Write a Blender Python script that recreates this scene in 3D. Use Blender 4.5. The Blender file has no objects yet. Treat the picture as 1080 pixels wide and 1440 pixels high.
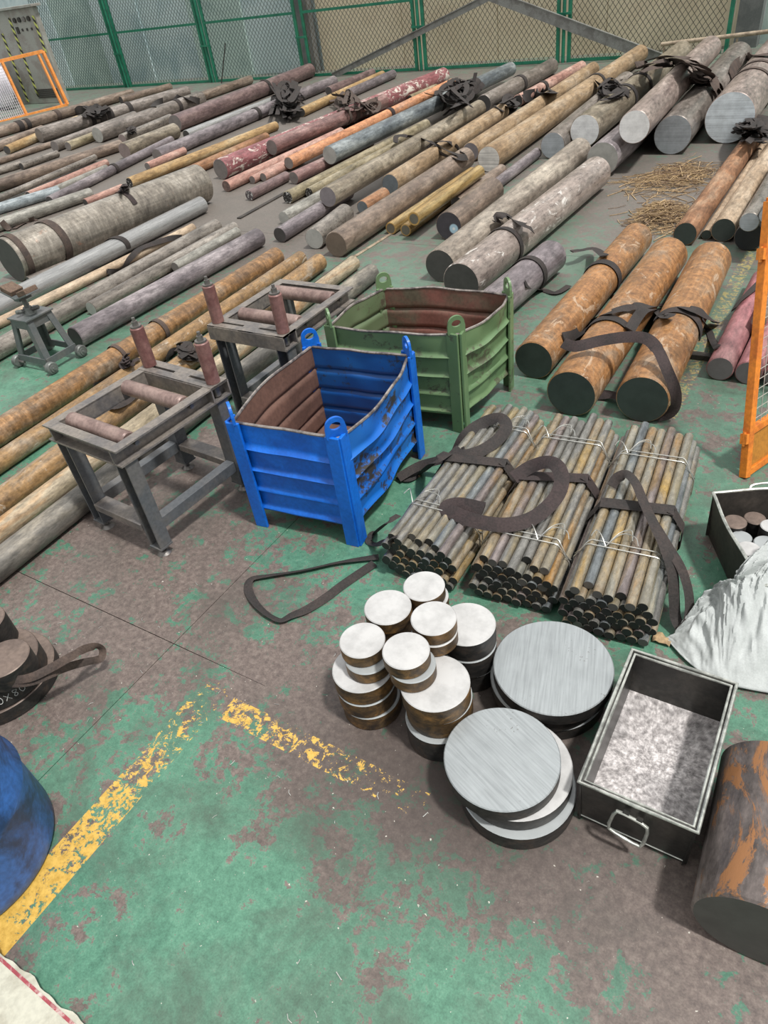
import bpy, bmesh, math, random
from mathutils import Vector, Matrix, Quaternion, noise as mnoise
random.seed(7)
sc = bpy.context.scene
COL = sc.collection
PI = math.pi

# ------------------------------------------------------------------ camera
CAM_H = 2.0
FPX = 988.0
PITCH, ROLL, YAW = math.radians(38.67), math.radians(-8.97), math.radians(36.55)
_hd = Vector((-math.sin(YAW), math.cos(YAW), 0)); _rt = Vector((math.cos(YAW), math.sin(YAW), 0))
W_ = _hd * math.cos(PITCH) + Vector((0, 0, -math.sin(PITCH)))
_up = _rt.cross(W_)
R_ = _rt * math.cos(ROLL) + _up * math.sin(ROLL)
U_ = -_rt * math.sin(ROLL) + _up * math.cos(ROLL)
EYE = Vector((0, 0, CAM_H))
cam = bpy.data.objects.new('camera', bpy.data.cameras.new('camera'))
COL.objects.link(cam)
cam.matrix_world = Matrix(((R_.x, U_.x, -W_.x, 0), (R_.y, U_.y, -W_.y, 0), (R_.z, U_.z, -W_.z, CAM_H), (0, 0, 0, 1)))
cam.data.sensor_fit = 'VERTICAL'; cam.data.sensor_height = 36.0; cam.data.sensor_width = 27.0
cam.data.lens = 36.0 * FPX / 1440.0
cam.data.clip_start = 0.02; cam.data.clip_end = 200
sc.camera = cam

# ------------------------------------------------------------------ light
SUN_E, SKY_E, EXPO = 3.3, 1.05, 0.13
world = bpy.data.worlds.new('overcast'); sc.world = world; world.use_nodes = True
_n = world.node_tree.nodes; _l = world.node_tree.links
_bg = _n['Background']; _tc = _n.new('ShaderNodeTexCoord'); _sp = _n.new('ShaderNodeSeparateXYZ')
_rp = _n.new('ShaderNodeValToRGB')
_l.new(_tc.outputs['Generated'], _sp.inputs[0]); _l.new(_sp.outputs['Z'], _rp.inputs[0])
_rp.color_ramp.elements[0].position = 0.0; _rp.color_ramp.elements[0].color = (0.42, 0.43, 0.43, 1)
_rp.color_ramp.elements[1].position = 1.0; _rp.color_ramp.elements[1].color = (1.0, 1.0, 1.0, 1)
_l.new(_rp.outputs[0], _bg.inputs['Color']); _bg.inputs['Strength'].default_value = SKY_E
sun = bpy.data.objects.new('sun', bpy.data.lights.new('sun', 'SUN')); COL.objects.link(sun)
sun.data.energy = SUN_E; sun.data.angle = math.radians(5); sun.data.color = (1.0, 0.98, 0.95)
sun.rotation_euler = Vector((-0.44, 0.05, -0.95)).to_track_quat('-Z', 'Y').to_euler()
sc.view_settings.view_transform = 'Standard'; sc.view_settings.look = 'None'
sc.view_settings.gamma = 1.0; sc.view_settings.use_curve_mapping = False
sc.view_settings.exposure = EXPO

# ------------------------------------------------------------------ helpers: measuring
def ray(x, y): return R_ * ((x - 540) / FPX) - U_ * ((y - 720) / FPX) + W_
def G(x, y, z=0.0):
    d = ray(x, y); return EYE + d * ((z - CAM_H) / d.z)
def onY(x, y, Y):
    d = ray(x, y); return EYE + d * (Y / d.y)
def lin(c):
    c = c / 255.0
    return c / 12.92 if c <= 0.04045 else ((c + 0.055) / 1.055) ** 2.4
def rgb(*c): return (lin(c[0]), lin(c[1]), lin(c[2]), 1)

# ------------------------------------------------------------------ helpers: node materials
class NT:
    def __init__(s, name):
        s.m = bpy.data.materials.new(name); s.m.use_nodes = True
        s.n = s.m.node_tree.nodes; s.l = s.m.node_tree.links
        s.b = s.n['Principled BSDF']
    def node(s, t, **kw):
        x = s.n.new(t)
        for k, v in kw.items(): setattr(x, k, v)
        return x
    def put(s, sock, v):
        if isinstance(v, bpy.types.NodeSocket): s.l.new(v, sock)
        else: sock.default_value = v
    def coord(s, scale=(1, 1, 1), per_object=True, world=False):
        if world: o = s.node('ShaderNodeNewGeometry').outputs['Position']
        else: o = s.node('ShaderNodeTexCoord').outputs['Object']
        if per_object and not world:
            oi = s.node('ShaderNodeObjectInfo')
            a = s.node('ShaderNodeVectorMath', operation='MULTIPLY_ADD')
            s.l.new(oi.outputs['Random'], a.inputs[0]); a.inputs[1].default_value = (17.3, 31.7, 9.1); s.l.new(o, a.inputs[2])
            o = a.outputs[0]
        mp = s.node('ShaderNodeMapping'); mp.inputs['Scale'].default_value = scale
        s.l.new(o, mp.inputs['Vector']); return mp.outputs[0]
    def noise(s, vec, scale, detail=5, rough=0.6, dist=0.0):
        x = s.node('ShaderNodeTexNoise'); s.l.new(vec, x.inputs['Vector'])
        x.inputs['Scale'].default_value = scale; x.inputs['Detail'].default_value = detail
        x.inputs['Roughness'].default_value = rough; x.inputs['Distortion'].default_value = dist
        return x.outputs['Fac']
    def ramp(s, fac, stops, interp='LINEAR'):
        x = s.node('ShaderNodeValToRGB'); x.color_ramp.interpolation = interp
        e = x.color_ramp.elements
        while len(e) < len(stops): e.new(0.5)
        for k, (p, c) in enumerate(stops):
            e[k].position = p; e[k].color = c if not isinstance(c, (int, float)) else (c, c, c, 1)
        s.put(x.inputs[0], fac); return x.outputs[0]
    def mix(s, fac, a, b, blend='MIX'):
        x = s.node('ShaderNodeMix', data_type='RGBA', blend_type=blend)
        s.put(x.inputs[0], fac); s.put(x.inputs[6], a); s.put(x.inputs[7], b); return x.outputs[2]
    def math(s, op, a, b=0.0, c=0.0, clamp=False):
        x = s.node('ShaderNodeMath', operation=op, use_clamp=clamp)
        s.put(x.inputs[0], a); s.put(x.inputs[1], b); s.put(x.inputs[2], c); return x.outputs[0]
    def done(s, color, rough=0.6, metal=0.0, bump=None, strength=0.2, dist=0.01, spec=None):
        s.put(s.b.inputs['Base Color'], color); s.put(s.b.inputs['Roughness'], rough); s.put(s.b.inputs['Metallic'], metal)
        if spec is not None: s.b.inputs['Specular IOR Level'].default_value = spec
        if bump is not None:
            x = s.node('ShaderNodeBump'); x.inputs['Strength'].default_value = strength; x.inputs['Distance'].default_value = dist
            s.put(x.inputs['Height'], bump); s.l.new(x.outputs[0], s.b.inputs['Normal'])
        return s.m

def bar_mat(name, base, second, third, rough=0.38, metal=0.25, ring=0.0, flake=None, flake_t=0.6, scale=6.0, speck=0.2, stretch=0.22, mott=1.0):
    """rolled steel: three blended tones drawn out along the bar, fine specks, optional turning rings, optional flakes"""
    t = NT(name)
    v = t.coord((1, stretch, 1)); vf = t.coord((1, stretch * 1.6, 1))
    n1 = t.noise(v, scale, 7, 0.66, 0.5); n2 = t.noise(vf, scale * 4.5, 6, 0.72); n3 = t.noise(vf, 120, 2, 0.6)
    c = t.ramp(n1, [(0.32, base), (0.50, second), (0.66, third)])
    d = t.ramp(n2, [(0.34, 0.45), (0.5, 0.95), (0.68, 1.35)])
    c = t.mix(0.8 * mott, c, d, 'MULTIPLY')
    c = t.mix(speck, c, t.ramp(n3, [(0.35, 0.3), (0.6, 1.3)]), 'MULTIPLY')
    vs = t.coord((1, 0.03, 1)); sc_ = t.noise(vs, 60, 3, 0.6); c = t.mix(0.3, c, t.ramp(sc_, [(0.36, 0.6), (0.55, 1.0), (0.66, 1.5)]), 'MULTIPLY')
    vd = t.coord((1, 0.6, 1)); dk = t.noise(vd, 3.2, 6, 0.7, 0.8); c = t.mix(t.ramp(dk, [(0.52, 0.0), (0.68, 0.55 * mott)]), c, (base[0] * 0.45, base[1] * 0.45, base[2] * 0.45, 1))
    h = n2
    if ring:
        vr = t.coord((0.25, 1, 0.25)); nr = t.noise(vr, 34, 3, 0.6, 0.3)
        rr = t.ramp(nr, [(0.40, 0.55), (0.52, 1.0), (0.62, 1.5)])
        c = t.mix(ring, c, rr, 'MULTIPLY'); h = t.math('ADD', n2, nr)
    if flake:
        vv = t.coord((1, 0.45, 1)); nf = t.noise(vv, 9, 8, 0.75, 1.2)
        mk = t.ramp(nf, [(flake_t - 0.02, 0.0), (flake_t + 0.03, 1.0)])
        c = t.mix(mk, c, flake); h = t.math('ADD', h, mk)
    rr = t.ramp(n2, [(0.3, rough - 0.12), (0.7, rough + 0.08)])
    return t.done(c, rr, metal, h, 0.22, 0.006)

def face_mat(name, col, lines=0.0, rough=0.5, metal=0.12, mottle=0.22, kind=None, r=0.1):
    """sawn bar end; the face lies in the local XZ plane"""
    t = NT(name)
    v = t.coord((1, 1, 1)); n = t.noise(v, 14, 6, 0.65)
    c = t.mix(mottle, col, t.ramp(n, [(0.35, 0.25), (0.6, 1.3)]), 'MULTIPLY')
    h = n
    if lines:
        vl = t.coord((0.6, 1, 45)); nl = t.noise(vl, 2.0, 3, 0.6)
        c = t.mix(lines, c, t.ramp(nl, [(0.38, 0.45), (0.6, 1.25)]), 'MULTIPLY'); h = nl
    if kind:
        tc = t.node('ShaderNodeTexCoord').outputs['Object']
        if kind == 'spot':
            vm = t.node('ShaderNodeVectorMath', operation='DISTANCE'); t.l.new(tc, vm.inputs[0]); vm.inputs[1].default_value = (0.045, 0, -0.02)
            m = t.ramp(vm.outputs['Value'], [(0.034, 1.0), (0.042, 0.0)]); c = t.mix(m, c, rgb(185, 215, 232))
            m2 = t.ramp(vm.outputs['Value'], [(0.010, 1.0), (0.014, 0.0)]); c = t.mix(m2, c, rgb(240, 245, 245))
        elif kind == 'paint':
            nn = t.noise(v, 28, 3, 0.6, 2.0); m = t.ramp(nn, [(0.57, 0.0), (0.60, 1.0)]); c = t.mix(m, c, rgb(215, 215, 210))
        elif kind == 'ring':
            vm = t.node('ShaderNodeVectorMath', operation='LENGTH'); t.l.new(tc, vm.inputs[0])
            m = t.ramp(vm.outputs['Value'], [(0.040, 0.0), (0.044, 1.0)]); c = t.mix(m, c, rgb(190, 150, 85))
    return t.done(c, rough, metal, h, 0.12, 0.003)

def plain(name, col, second=None, rough=0.6, metal=0.0, scale=8, amount=0.5, bump=0.1, t0=0.45, t1=0.6, fine=60, stretch=(1, 1, 1), spec=None):
    t = NT(name)
    v = t.coord(stretch); n = t.noise(v, scale, 7, 0.65, 0.4); nf = t.noise(v, fine, 3, 0.6)
    c = col
    if second: c = t.mix(t.ramp(n, [(t0, 0.0), (t1, 1.0)]), col, second)
    c = t.mix(amount * 0.6, c, t.ramp(nf, [(0.35, 0.45), (0.62, 1.25)]), 'MULTIPLY')
    return t.done(c, rough, metal, nf, bump, 0.004, spec)

# ------------------------------------------------------------------ helpers: mesh building
class MB:
    def __init__(s): s.v = []; s.f = []; s.m = []; s.sm = []
    def add(s, vs, fs, mat=0, smooth=False):
        o = len(s.v); s.v += [tuple(p) for p in vs]
        for f in fs: s.f.append(tuple(i + o for i in f)); s.m.append(mat); s.sm.append(smooth)
    def box(s, c, size, rot=None, mat=0):
        hx, hy, hz = size[0] / 2, size[1] / 2, size[2] / 2
        vs = [Vector((x, y, z)) for x in (-hx, hx) for y in (-hy, hy) for z in (-hz, hz)]
        if rot is not None: vs = [rot @ p for p in vs]
        c = Vector(c); vs = [p + c for p in vs]
        s.add(vs, [(0, 1, 3, 2), (4, 6, 7, 5), (0, 4, 5, 1), (2, 3, 7, 6), (0, 2, 6, 4), (1, 5, 7, 3)], mat)
    def bar(s, p, q, w, h, up=(0, 0, 1), mat=0):
        """rectangular bar from p to q; w across, h along up"""
        p, q = Vector(p), Vector(q); y = (q - p); L = y.length; y = y / L
        z = Vector(up); z = (z - y * z.dot(y)).normalized(); x = y.cross(z)
        vs = []
        for e in (p, q):
            for a, b in ((-1, -1), (1, -1), (1, 1), (-1, 1)): vs.append(e + x * (a * w / 2) + z * (b * h / 2))
        s.add(vs, [(0, 1, 2, 3), (7, 6, 5, 4), (0, 4, 5, 1), (1, 5, 6, 2), (2, 6, 7, 3), (3, 7, 4, 0)], mat)
    def rod(s, p, q, r, seg=16, r2=None, mat=0, bev=0.0, capmat=None, smooth=True):
        p, q = Vector(p), Vector(q); a = (q - p).normalized(); L = (q - p).length
        u = a.orthogonal().normalized(); w = a.cross(u); r2 = r if r2 is None else r2
        prof = [(bev, r - bev, 0)] if False else []
        prof = [(0, r - bev), (bev, r), (L - bev, r2), (L, r2 - bev)] if bev else [(0, r), (L, r2)]
        o = len(s.v); n = len(prof)
        for (t, rr) in prof:
            for k in range(seg):
                an = 2 * PI * k / seg; s.v.append(tuple(p + a * t + (u * math.cos(an) + w * math.sin(an)) * rr))
        for j in range(n - 1):
            for k in range(seg):
                k2 = (k + 1) % seg
                s.f.append((o + j * seg + k, o + j * seg + k2, o + (j + 1) * seg + k2, o + (j + 1) * seg + k)); s.m.append(mat); s.sm.append(smooth)
        cm = mat if capmat is None else capmat
        s.f.append(tuple(o + k for k in reversed(range(seg)))); s.m.append(cm); s.sm.append(False)
        s.f.append(tuple(o + (n - 1) * seg + k for k in range(seg))); s.m.append(mat); s.sm.append(False)
    def tube(s, pts, r, seg=6, mat=0, closed=False):
        pts = [Vector(p) for p in pts]; n = len(pts); o = len(s.v)
        prev = None
        for i, p in enumerate(pts):
            if closed: t = pts[(i + 1) % n] - pts[i - 1]
            else: t = pts[min(i + 1, n - 1)] - pts[max(i - 1, 0)]
            t.normalize()
            u = t.orthogonal().normalized() if prev is None else (prev - t * prev.dot(t)).normalized()
            prev = u; w = t.cross(u)
            for k in range(seg):
                an = 2 * PI * k / seg; s.v.append(tuple(p + (u * math.cos(an) + w * math.sin(an)) * r))
        for i in range(n if closed else n - 1):
            j = (i + 1) % n
            for k in range(seg):
                k2 = (k + 1) % seg
                s.f.append((o + i * seg + k, o + i * seg + k2, o + j * seg + k2, o + j * seg + k)); s.m.append(mat); s.sm.append(True)
        if not closed:
            s.f.append(tuple(o + k for k in reversed(range(seg)))); s.f.append(tuple(o + (n - 1) * seg + k for k in range(seg)))
            s.m += [mat, mat]; s.sm += [False, False]
    def ribbon(s, pts, nrm, w, th=0.006, closed=False, mat=0, twist=None):
        """flat webbing following pts; nrm is the normal of its broad side at each point"""
        n = len(pts); o = len(s.v)
        for i in range(n):
            if closed: t = pts[(i + 1) % n] - pts[i - 1]
            else: t = pts[min(i + 1, n - 1)] - pts[max(i - 1, 0)]
            t = t.normalized(); nn = nrm[i]; nn = (nn - t * nn.dot(t))
            nn = nn.normalized() if nn.length > 1e-5 else t.orthogonal().normalized()
            if twist: nn = Quaternion(t, twist(i / max(1, n - 1))) @ nn
            x = t.cross(nn); p = pts[i]
            for a, b in ((-1, 0), (-0.5, 0.25), (0.5, 0.25), (1, 0), (0.5, -0.75), (-0.5, -0.75)):
                s.v.append(tuple(p + x * (a * w / 2) + nn * (b * th)))
        for i in range(n if closed else n - 1):
            j = (i + 1) % n
            for k in range(6):
                k2 = (k + 1) % 6
                s.f.append((o + i * 6 + k, o + j * 6 + k, o + j * 6 + k2, o + i * 6 + k2)); s.m.append(mat); s.sm.append(True)
        if not closed:
            s.f.append(tuple(o + k for k in range(6))); s.f.append(tuple(o + (n - 1) * 6 + k for k in reversed(range(6))))
            s.m += [mat, mat]; s.sm += [False, False]
    def grid(s, P, mat=0, smooth=True, flip=False):
        """P is a list of rows of points"""
        nu, nv = len(P), len(P[0]); o = len(s.v)
        for row in P: s.v += [tuple(p) for p in row]
        for i in range(nu - 1):
            for j in range(nv - 1):
                f = (o + i * nv + j, o + (i + 1) * nv + j, o + (i + 1) * nv + j + 1, o + i * nv + j + 1)
                s.f.append(tuple(reversed(f)) if flip else f); s.m.append(mat); s.sm.append(smooth)
    def mesh(s, name, mats):
        me = bpy.data.meshes.new(name); me.from_pydata(s.v, [], s.f)
        for m in (mats if isinstance(mats, (list, tuple)) else [mats]): me.materials.append(m)
        me.polygons.foreach_set('material_index', s.m); me.polygons.foreach_set('use_smooth', s.sm); me.update()
        if any(s.sm): me.set_sharp_from_angle(angle=0.75)
        return me
    def obj(s, name, mats, parent=None, loc=None, bevel=0.0):
        o = bpy.data.objects.new(name, s.mesh(name, mats)); COL.objects.link(o)
        if loc is not None: o.location = loc
        if parent: o.parent = parent
        if bevel:
            b = o.modifiers.new('bevel', 'BEVEL'); b.width = bevel; b.segments = 2; b.limit_method = 'ANGLE'; b.harden_normals = False
        return o
def tag(o, label, cat, group=None, kind=None):
    o['label'] = label; o['category'] = cat
    if group: o['group'] = group
    if kind: o['kind'] = kind
    return o
def thing(name, label, cat, loc=(0, 0, 0), rz=0.0, group=None):
    o = bpy.data.objects.new(name, None); COL.objects.link(o); o.location = loc; o.rotation_euler = (0, 0, rz)
    o.empty_display_size = 0.05
    return tag(o, label, cat, group)
def struct(o): o['kind'] = 'structure'; return o
def smooth_path(pts, n=8, closed=False):
    """Catmull-Rom through a list of vectors"""
    out = []; m = len(pts)
    for i in range(m if closed else m - 1):
        g = (lambda k: pts[k % m]) if closed else (lambda k: pts[max(0, min(m - 1, k))])
        p0, p1, p2, p3 = g(i - 1), g(i), g(i + 1), g(i + 2)
        for k in range(n):
            t = k / n
            out.append(0.5 * ((2 * p1) + (p2 - p0) * t + (2 * p0 - 5 * p1 + 4 * p2 - p3) * t * t + (3 * p1 - p0 - 3 * p2 + p3) * t ** 3))
    if not closed: out.append(pts[-1].copy())
    return out
def rz(a): return Matrix.Rotation(a, 3, 'Z')

# ------------------------------------------------------------------ materials
BM = {
 'brown': bar_mat('brown_mill_scale', rgb(100, 87, 78), rgb(137, 120, 106), rgb(164, 148, 134)),
 'greybrown': bar_mat('grey_brown_scale', rgb(100, 94, 88), rgb(132, 123, 115), rgb(164, 155, 148)),
 'brownolive': bar_mat('olive_brown_scale', rgb(109, 98, 85), rgb(143, 132, 114), rgb(175, 164, 146), ring=0.15),
 'silverbrown': bar_mat('silvery_brown_scale', rgb(104, 98, 91), rgb(138, 130, 121), rgb(172, 164, 154), rough=0.32, metal=0.4),
 'brownsilver': bar_mat('brown_silver_scale', rgb(123, 112, 100), rgb(161, 150, 137), rgb(191, 180, 164), rough=0.45, metal=0.27),
 'greyviolet': bar_mat('grey_violet_scale', rgb(96, 89, 91), rgb(130, 121, 123), rgb(166, 157, 157), rough=0.45, metal=0.27),
 'bluegrey': bar_mat('blue_grey_scale', rgb(91, 98, 103), rgb(130, 137, 139), rgb(170, 175, 173), rough=0.42, metal=0.30),
 'greytube': bar_mat('dark_grey_scale', rgb(78, 76, 73), rgb(116, 112, 105), rgb(159, 150, 134), rough=0.45, metal=0.24),
 'purplebrown': bar_mat('purple_brown_scale', rgb(96, 80, 80), rgb(128, 107, 105), rgb(150, 130, 125)),
 'redbrown': bar_mat('red_brown_scale', rgb(109, 82, 80), rgb(146, 114, 109), rgb(175, 148, 141)),
 'brownpink': bar_mat('pink_brown_scale', rgb(123, 109, 103), rgb(159, 143, 134), rgb(186, 170, 161)),
 'olive': bar_mat('olive_scale', rgb(116, 107, 82), rgb(155, 143, 116), rgb(186, 175, 150)),
 'rust': bar_mat('rust_brown', rgb(109, 76, 53), rgb(150, 109, 78), rgb(170, 141, 114), metal=0.06, rough=0.7),
 'rustbig': bar_mat('orange_rust', rgb(136, 96, 62), rgb(160, 116, 74), rgb(150, 126, 102), metal=0.06, rough=0.42, ring=0.25, flake=rgb(178, 152, 126), flake_t=0.59, scale=7, stretch=0.5),
 'rusttube': bar_mat('spiral_rust', rgb(112, 92, 74), rgb(152, 114, 74), rgb(140, 124, 106), metal=0.1, rough=0.42, ring=0.5, scale=6, stretch=0.4),
 'rustmix': bar_mat('mixed_rust', rgb(122, 102, 82), rgb(154, 122, 82), rgb(150, 136, 118), metal=0.1, rough=0.42, ring=0.2, flake=rgb(178, 164, 146), flake_t=0.60, scale=7, stretch=0.3),
 'silverrust': bar_mat('silver_rust', rgb(141, 128, 105), rgb(175, 161, 137), rgb(173, 132, 87), metal=0.18, rough=0.5, scale=7),
 'rustpale': bar_mat('pale_rust', rgb(146, 123, 98), rgb(177, 155, 130), rgb(193, 175, 152), metal=0.12, rough=0.6, scale=7),
 'rustyellow': bar_mat('yellow_rust', rgb(139, 109, 71), rgb(170, 141, 98), rgb(186, 166, 132), metal=0.06, rough=0.65),
 'rustpink': bar_mat('pink_rust', rgb(146, 105, 94), rgb(175, 137, 123), rgb(195, 166, 152), metal=0.06, rough=0.65),
 'rustorange': bar_mat('light_orange_rust', rgb(170, 114, 80), rgb(202, 143, 103), rgb(186, 146, 121), metal=0.06, rough=0.65),
 'rustolive': bar_mat('tan_rust', rgb(128, 105, 78), rgb(161, 137, 107), rgb(175, 157, 134), metal=0.09, rough=0.6),
 'silver': bar_mat('shiny_silver', rgb(142, 142, 141), rgb(166, 166, 164), rgb(188, 187, 184), rough=0.3, metal=0.4, speck=0.1, stretch=0.08, mott=0.4),
 'barrel': bar_mat('scuffed_grey_steel', rgb(122, 115, 106), rgb(152, 144, 132), rgb(180, 172, 160), rough=0.36, metal=0.45, ring=0.35, flake=rgb(166, 130, 110), flake_t=0.64, scale=4, stretch=0.8, mott=0.5),
 'pale': bar_mat('pale_grey_scale', rgb(124, 121, 112), rgb(150, 147, 138), rgb(172, 169, 160), metal=0.2),
 'wrap': bar_mat('bluish_wrap', rgb(134, 144, 148), rgb(160, 168, 170), rgb(186, 192, 192), rough=0.3, metal=0.0),
 'redpeel': bar_mat('flaking_red_paint', rgb(120, 68, 70), rgb(142, 90, 92), rgb(158, 112, 112), metal=0.0, rough=0.5, flake=rgb(206, 198, 186), flake_t=0.55),
 'pink': bar_mat('pink_red_paint', rgb(150, 94, 98), rgb(170, 116, 118), rgb(143, 109, 107), metal=0.06, rough=0.55),
 'gold': bar_mat('gold_coating', rgb(126, 100, 58), rgb(164, 134, 82), rgb(196, 172, 122), rough=0.32, metal=0.35, stretch=0.08),
 'peelgrey': bar_mat('peeling_scale', rgb(132, 121, 114), rgb(164, 150, 141), rgb(184, 173, 164), rough=0.35, metal=0.30, flake=rgb(231, 225, 218), flake_t=0.6),
 'dark': bar_mat('dark_scale', rgb(60, 55, 53), rgb(85, 78, 73), rgb(109, 100, 94)),
 'darkrust': bar_mat('dark_steel_rust', rgb(84, 78, 76), rgb(116, 106, 102), rgb(146, 136, 130), rough=0.38, metal=0.25, flake=rgb(150, 104, 66), flake_t=0.53, scale=6, stretch=0.3),
}
FM = {
 'grey': face_mat('cut_grey', rgb(128, 122, 118)), 'pale': face_mat('cut_pale', rgb(172, 172, 166)), 'dark': face_mat('cut_dark', rgb(76, 74, 72), metal=0.05),
 'pinkgrey': face_mat('cut_pink_grey', rgb(142, 128, 124)), 'mauve': face_mat('cut_mauve', rgb(136, 130, 132)), 'brown': face_mat('cut_brown', rgb(118, 104, 92)),
 'bluegrey': face_mat('cut_blue_grey', rgb(116, 124, 128)), 'greyblue': face_mat('cut_grey_blue', rgb(168, 174, 178), lines=0.2),
 'greyface': face_mat('cut_even_grey', rgb(118, 114, 116)), 'mottle': face_mat('cut_mottled', rgb(130, 110, 102), mottle=0.8),
 'shiny': face_mat('cut_spattered', rgb(96, 90, 92), kind='paint'), 'painted': face_mat('cut_daubed', rgb(44, 42, 40), kind='paint', metal=0.05),
 'lined': face_mat('cut_striped', rgb(222, 220, 214), lines=0.6), 'bright': face_mat('cut_bright', rgb(240, 241, 240), lines=0.12, metal=0.0),
 'lightblue': face_mat('cut_pale_blue', rgb(222, 230, 234), lines=0.3, metal=0.0), 'darkgreen': face_mat('cut_dark_green', rgb(62, 70, 66), metal=0.1),
 'black': face_mat('cut_black', rgb(36, 38, 40), metal=0.1), 'charcoal': face_mat('cut_charcoal', rgb(76, 78, 74), metal=0.2),
 'spot': face_mat('cut_spotted', rgb(74, 70, 76), kind='spot', metal=0.2), 'golddark': face_mat('cut_gold_rim', rgb(110, 104, 92), kind='ring'),
}
M_strap = plain('black_webbing', rgb(48, 44, 42), rgb(58, 50, 47), 0.85, 0, 10, 0.8, 0.4, fine=120, stretch=(1, 1, 1))
M_strap_brown = plain('brown_webbing', rgb(84, 70, 62), rgb(68, 58, 53), 0.85, 0, 10, 0.8, 0.4, fine=120)
M_strap_red = plain('maroon_webbing', rgb(58, 47, 46), rgb(48, 41, 40), 0.85, 0, 10, 0.8, 0.4, fine=120)
M_wire = plain('galvanised_wire', rgb(190, 190, 184), None, 0.35, 0.7)
M_grey = plain('grey_painted_steel', rgb(92, 95, 98), rgb(106, 104, 102), 0.45, 0.12, 6, 0.5)
M_greytop = plain('worn_grey_steel', rgb(134, 126, 118), rgb(108, 104, 102), 0.42, 0.2, 7, 0.6)
M_roller = plain('roller_steel', rgb(150, 128, 120), rgb(124, 102, 96), 0.42, 0.2, 9, 0.6)
M_rollerred = plain('rusty_upright_roller', rgb(136, 100, 94), rgb(116, 78, 74), 0.5, 0.12, 9, 0.6)
M_bolt = plain('bolt_steel', rgb(130, 126, 122), None, 0.4, 0.7)
M_jack = plain('jack_grey_paint', rgb(92, 97, 97), rgb(104, 104, 102), 0.42, 0.12, 7, 0.4)
M_wheel = plain('wheel_iron', rgb(112, 116, 112), rgb(92, 92, 90), 0.45, 0.2, 9, 0.5)
M_wood = plain('worn_wood', rgb(112, 92, 76), rgb(86, 68, 58), 0.8, 0, 20, 0.7, stretch=(1, 6, 6))
M_blue = plain('blue_paint', rgb(14, 106, 208), rgb(12, 92, 188), 0.42, 0.0, 5, 0.35)
def worn_paint(name, base, base2, scrape, t, rough=0.45):
    n = NT(name); v = n.coord((1, 1, 1)); a = n.noise(v, 5, 8, 0.72, 0.6); b = n.noise(v, 34, 6, 0.7)
    c = n.mix(n.ramp(n.noise(v, 3, 3), [(0.4, 0.0), (0.65, 1.0)]), base, base2)
    c = n.mix(n.ramp(n.math('ADD', n.math('MULTIPLY', a, 0.65), n.math('MULTIPLY', b, 0.35)), [(t, 0.0), (t + 0.05, 1.0)]), c, scrape)
    return n.done(c, rough, 0.0, b, 0.12, 0.004)
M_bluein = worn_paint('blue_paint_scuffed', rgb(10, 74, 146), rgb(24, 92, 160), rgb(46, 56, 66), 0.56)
M_bluedent = worn_paint('blue_paint_battered', rgb(16, 98, 188), rgb(24, 108, 190), rgb(56, 52, 50), 0.515)
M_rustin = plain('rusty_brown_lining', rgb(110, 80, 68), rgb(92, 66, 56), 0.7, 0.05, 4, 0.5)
M_rimedge = plain('scraped_rim', rgb(150, 142, 136), rgb(90, 84, 84), 0.5, 0.3, 14, 0.6)
M_green = worn_paint('green_paint', rgb(96, 124, 86), rgb(112, 138, 98), rgb(84, 88, 68), 0.54)
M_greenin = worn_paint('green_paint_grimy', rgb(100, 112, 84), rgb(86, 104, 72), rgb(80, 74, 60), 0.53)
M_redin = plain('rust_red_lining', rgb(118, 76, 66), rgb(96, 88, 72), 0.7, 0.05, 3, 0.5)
M_rustfloor = plain('rust_floor', rgb(124, 72, 52), rgb(104, 62, 50), 0.75, 0, 6, 0.5)
M_dtop = face_mat('disc_top_bright', rgb(188, 187, 185), lines=0.0, rough=0.5, metal=0.15, mottle=0.22)
M_dtopg = face_mat('disc_top_brushed', rgb(168, 172, 172), rough=0.4, metal=0.25, mottle=0.1)
def disc_side(name, a, b, c_):
    t = NT(name); v = t.coord((1, 1, 1.5)); n = t.noise(v, 14, 6, 0.7, 0.5); m = t.noise(v, 60, 3)
    c = t.ramp(n, [(0.36, a), (0.52, b), (0.66, c_)]); c = t.mix(0.5, c, t.ramp(m, [(0.35, 0.5), (0.6, 1.3)]), 'MULTIPLY')
    return t.done(c, 0.5, 0.3, m, 0.15, 0.004)
M_dside = disc_side('disc_side_rusty', rgb(52, 44, 38), rgb(92, 72, 48), rgb(132, 98, 56))
M_dsided = disc_side('disc_side_dark', rgb(34, 34, 34), rgb(52, 50, 48), rgb(72, 62, 54))
M_dbrown = plain('disc_top_dull', rgb(128, 112, 102), rgb(112, 98, 90), 0.5, 0.35, 9, 0.5)
M_chalk = plain('chalk', rgb(205, 205, 200), None, 0.9, 0)
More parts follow.
